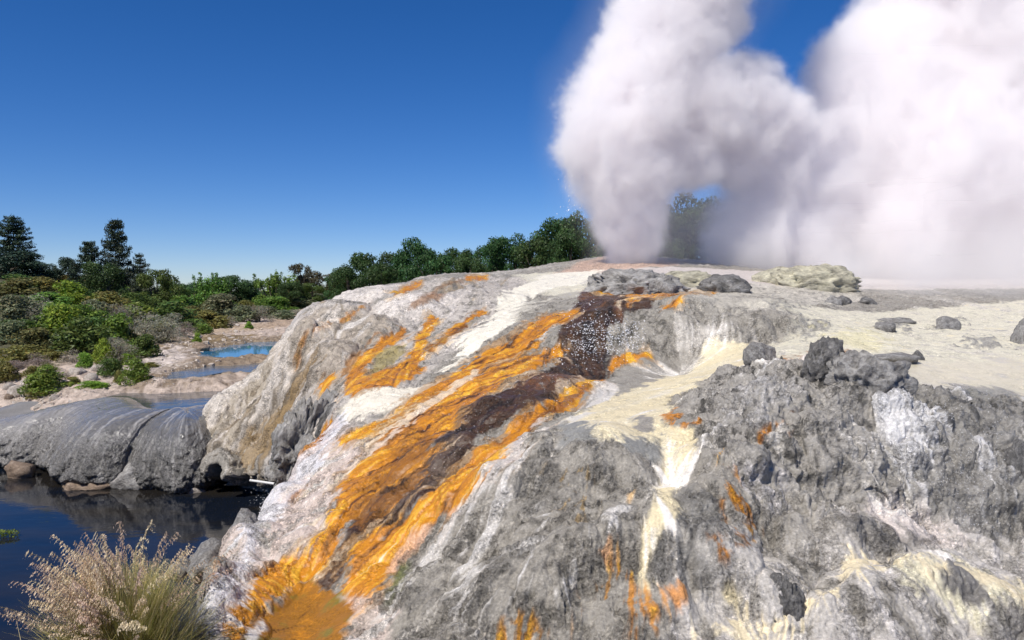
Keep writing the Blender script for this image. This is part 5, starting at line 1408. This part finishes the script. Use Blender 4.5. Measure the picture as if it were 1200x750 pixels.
def steam_volume(name, blobs, lo, hi, voxel, dens, erode, nscale, parent=None, label=None, loc=(0, 0, 0), wisps=()):
    ng = bpy.data.node_groups.new(name, 'GeometryNodeTree')
    ng.interface.new_socket('Geometry', in_out='OUTPUT', socket_type='NodeSocketGeometry')
    N, L = ng.nodes, ng.links
    pos = N.new('GeometryNodeInputPosition').outputs[0]
    def mth(op, a, b=None, c=None, clamp=False):
        n = N.new('ShaderNodeMath'); n.operation = op; n.use_clamp = clamp
        for i, v in enumerate((a, b, c)):
            if v is None: continue
            if isinstance(v, (int, float)): n.inputs[i].default_value = v
            else: L.new(v, n.inputs[i])
        return n.outputs[0]
    def noise(scale, detail, rough, vec, dist=0.0):
        n = N.new('ShaderNodeTexNoise'); n.inputs['Scale'].default_value = scale; n.inputs['Detail'].default_value = detail; n.inputs['Roughness'].default_value = rough; n.inputs['Distortion'].default_value = dist
        L.new(vec, n.inputs['Vector']); return n
    wob = noise(nscale * .55, 3, .55, pos)
    vm = N.new('ShaderNodeVectorMath'); vm.operation = 'MULTIPLY_ADD'; L.new(wob.outputs['Color'], vm.inputs[0]); vm.inputs[1].default_value = (2.6, 2.6, 2.6); vm.inputs[2].default_value = (-1.3, -1.3, -1.3)
    va = N.new('ShaderNodeVectorMath'); va.operation = 'ADD'; L.new(pos, va.inputs[0]); L.new(vm.outputs[0], va.inputs[1])
    P = va.outputs[0]
    def field(bl):
        S = None
        for (x, y, z, rad) in bl:
            d = N.new('ShaderNodeVectorMath'); d.operation = 'DISTANCE'; L.new(P, d.inputs[0]); d.inputs[1].default_value = (x, y, z)
            f = mth('MULTIPLY_ADD', d.outputs['Value'], -1.0 / rad, 1.0)
            S = f if S is None else mth('SMOOTH_MAX', S, f, .12)
        return S
    S = field(blobs)
    nz = noise(nscale, 8, .66, P).outputs['Fac']
    nz2 = noise(nscale * 3.3, 6, .65, P).outputs['Fac']
    nz3 = noise(nscale * 9.0, 4, .6, pos).outputs['Fac']
    er = mth('ADD', mth('MULTIPLY', mth('ABSOLUTE', mth('SUBTRACT', nz3, .5)), erode * .55), mth('ADD', mth('MULTIPLY', mth('ABSOLUTE', mth('SUBTRACT', nz, .5)), erode * 2.2), mth('MULTIPLY', mth('ABSOLUTE', mth('SUBTRACT', nz2, .5)), erode * 1.1)))
    v = mth('SUBTRACT', S, er)
    mr = N.new('ShaderNodeMapRange'); mr.interpolation_type = 'SMOOTHSTEP'; L.new(v, mr.inputs['Value'])
    mr.inputs['From Min'].default_value = -.01; mr.inputs['From Max'].default_value = .36; mr.inputs['To Max'].default_value = dens
    D_ = mr.outputs[0]
    for bl, dd in wisps:
        S2_ = field(bl)
        q = mth('MULTIPLY', mth('MULTIPLY', mth('MAXIMUM', S2_, 0.0), dd), mth('MULTIPLY_ADD', nz, 1.6, .1))
        D_ = mth('ADD', D_, q)
    vc = N.new('GeometryNodeVolumeCube')
    vc.inputs['Min'].default_value = lo; vc.inputs['Max'].default_value = hi
    for ax, k in (('X', 0), ('Y', 1), ('Z', 2)): vc.inputs['Resolution ' + ax].default_value = int((hi[k] - lo[k]) / voxel)
    L.new(D_, vc.inputs['Density'])
    mat = bpy.data.materials.new(name); mat.use_nodes = True; t = mat.node_tree; t.nodes.clear()
    pv_ = t.nodes.new('ShaderNodeVolumePrincipled'); pv_.inputs['Color'].default_value = (1.0, .987, .991, 1); pv_.inputs['Density'].default_value = 1.0; pv_.inputs['Anisotropy'].default_value = 0.0
    ou = t.nodes.new('ShaderNodeOutputMaterial'); t.links.new(pv_.outputs[0], ou.inputs['Volume'])
    sm = N.new('GeometryNodeSetMaterial'); L.new(vc.outputs[0], sm.inputs[0]); sm.inputs['Material'].default_value = mat
    out = N.new('NodeGroupOutput'); L.new(sm.outputs[0], out.inputs[0])
    me = bpy.data.meshes.new(name); me.materials.append(mat)
    ob = link(name, me, parent)
    ob.modifiers.new('volume', 'NODES').node_group = ng
    tag(ob, label, kind='stuff')
    return ob
def blobs_px(lst, grow=1.24):
    out = []
    for px, py, rp, d in lst:
        x, y, z = W(px, py, d); out.append((x, y, z, rp * grow * d / F))
    return out
if STEAM:
    colm = blobs_px([(735, 302, 34, 46), (737, 282, 42, 46), (738, 258, 50, 46), (736, 230, 56, 46), (735, 200, 68, 46), (728, 168, 70, 46), (745, 130, 82, 46.5), (765, 90, 84, 47), (778, 48, 78, 47), (790, 4, 74, 47), (800, -50, 90, 47.5), (815, -120, 110, 48),
                     (828, 128, 70, 47), (872, 122, 60, 47.5), (868, 168, 54, 48), (800, 172, 58, 47), (906, 140, 48, 48), (735, 60, 40, 46), (845, 30, 36, 47.5)])
    steam_volume('steam_column', colm, (-2.0, 38, -.2), (22.5, 56, 25), .14, 1.6, .66, .36, None, 'tall white steam column billowing up from the geyser jet',
                 wisps=[(blobs_px([(760, 290, 70, 46), (820, 270, 70, 47), (720, 305, 40, 46)]), .12), ([(a, b, c, q * 1.22) for a, b, c, q in colm[2:12]], .07)])
    mass = blobs_px([(900, 205, 62, 50), (885, 250, 58, 50), (862, 290, 44, 49), (930, 285, 66, 49), (950, 225, 84, 50), (1000, 180, 92, 51), (1045, 120, 88, 51), (990, 82, 46, 50), (1020, 58, 48, 51), (1075, 50, 80, 52), (1110, 0, 90, 52), (1060, 14, 40, 52), (1150, -70, 120, 53),
                     (1150, 100, 120, 52), (1220, 40, 130, 53), (1100, 200, 120, 50), (1190, 210, 120, 50), (1050, 262, 84, 49), (1270, 130, 150, 53), (1240, 270, 90, 50), (1140, 280, 64, 49), (1350, 60, 160, 54), (1320, 220, 130, 53)])
    steam_volume('steam_cloud', mass, (4, 30, -1.4), (48, 64, 26), .18, 1.1, .64, .32, None, 'broad pinkish white steam cloud rolling across the right of the sky',
                 wisps=[(blobs_px([(980, 310, 60, 46), (1080, 312, 80, 45), (1180, 312, 90, 45), (900, 305, 50, 47), (1250, 300, 90, 45), (1000, 328, 50, 42), (1090, 330, 60, 41), (1190, 330, 70, 41)]), .34), (blobs_px([(1000, 336, 46, 37), (1080, 338, 60, 35.5), (1170, 338, 70, 34.5), (1270, 338, 80, 34.5)]), .16)])
    drift = [(x, y, z, q) for x, y, z, q in blobs_px([(975, 520, 70, 11.6), (930, 560, 50, 11.2), (1110, 560, 90, 12), (1160, 430, 60, 14.5), (1140, 620, 70, 11)])]
    steam_volume('drifting_steam', drift, (2.5, 9.5, -4.5), (11, 18.5, .4), .09, .0, .4, .9, None, 'thin steam drifting over the wet crag and falls', wisps=[(drift, .09)])
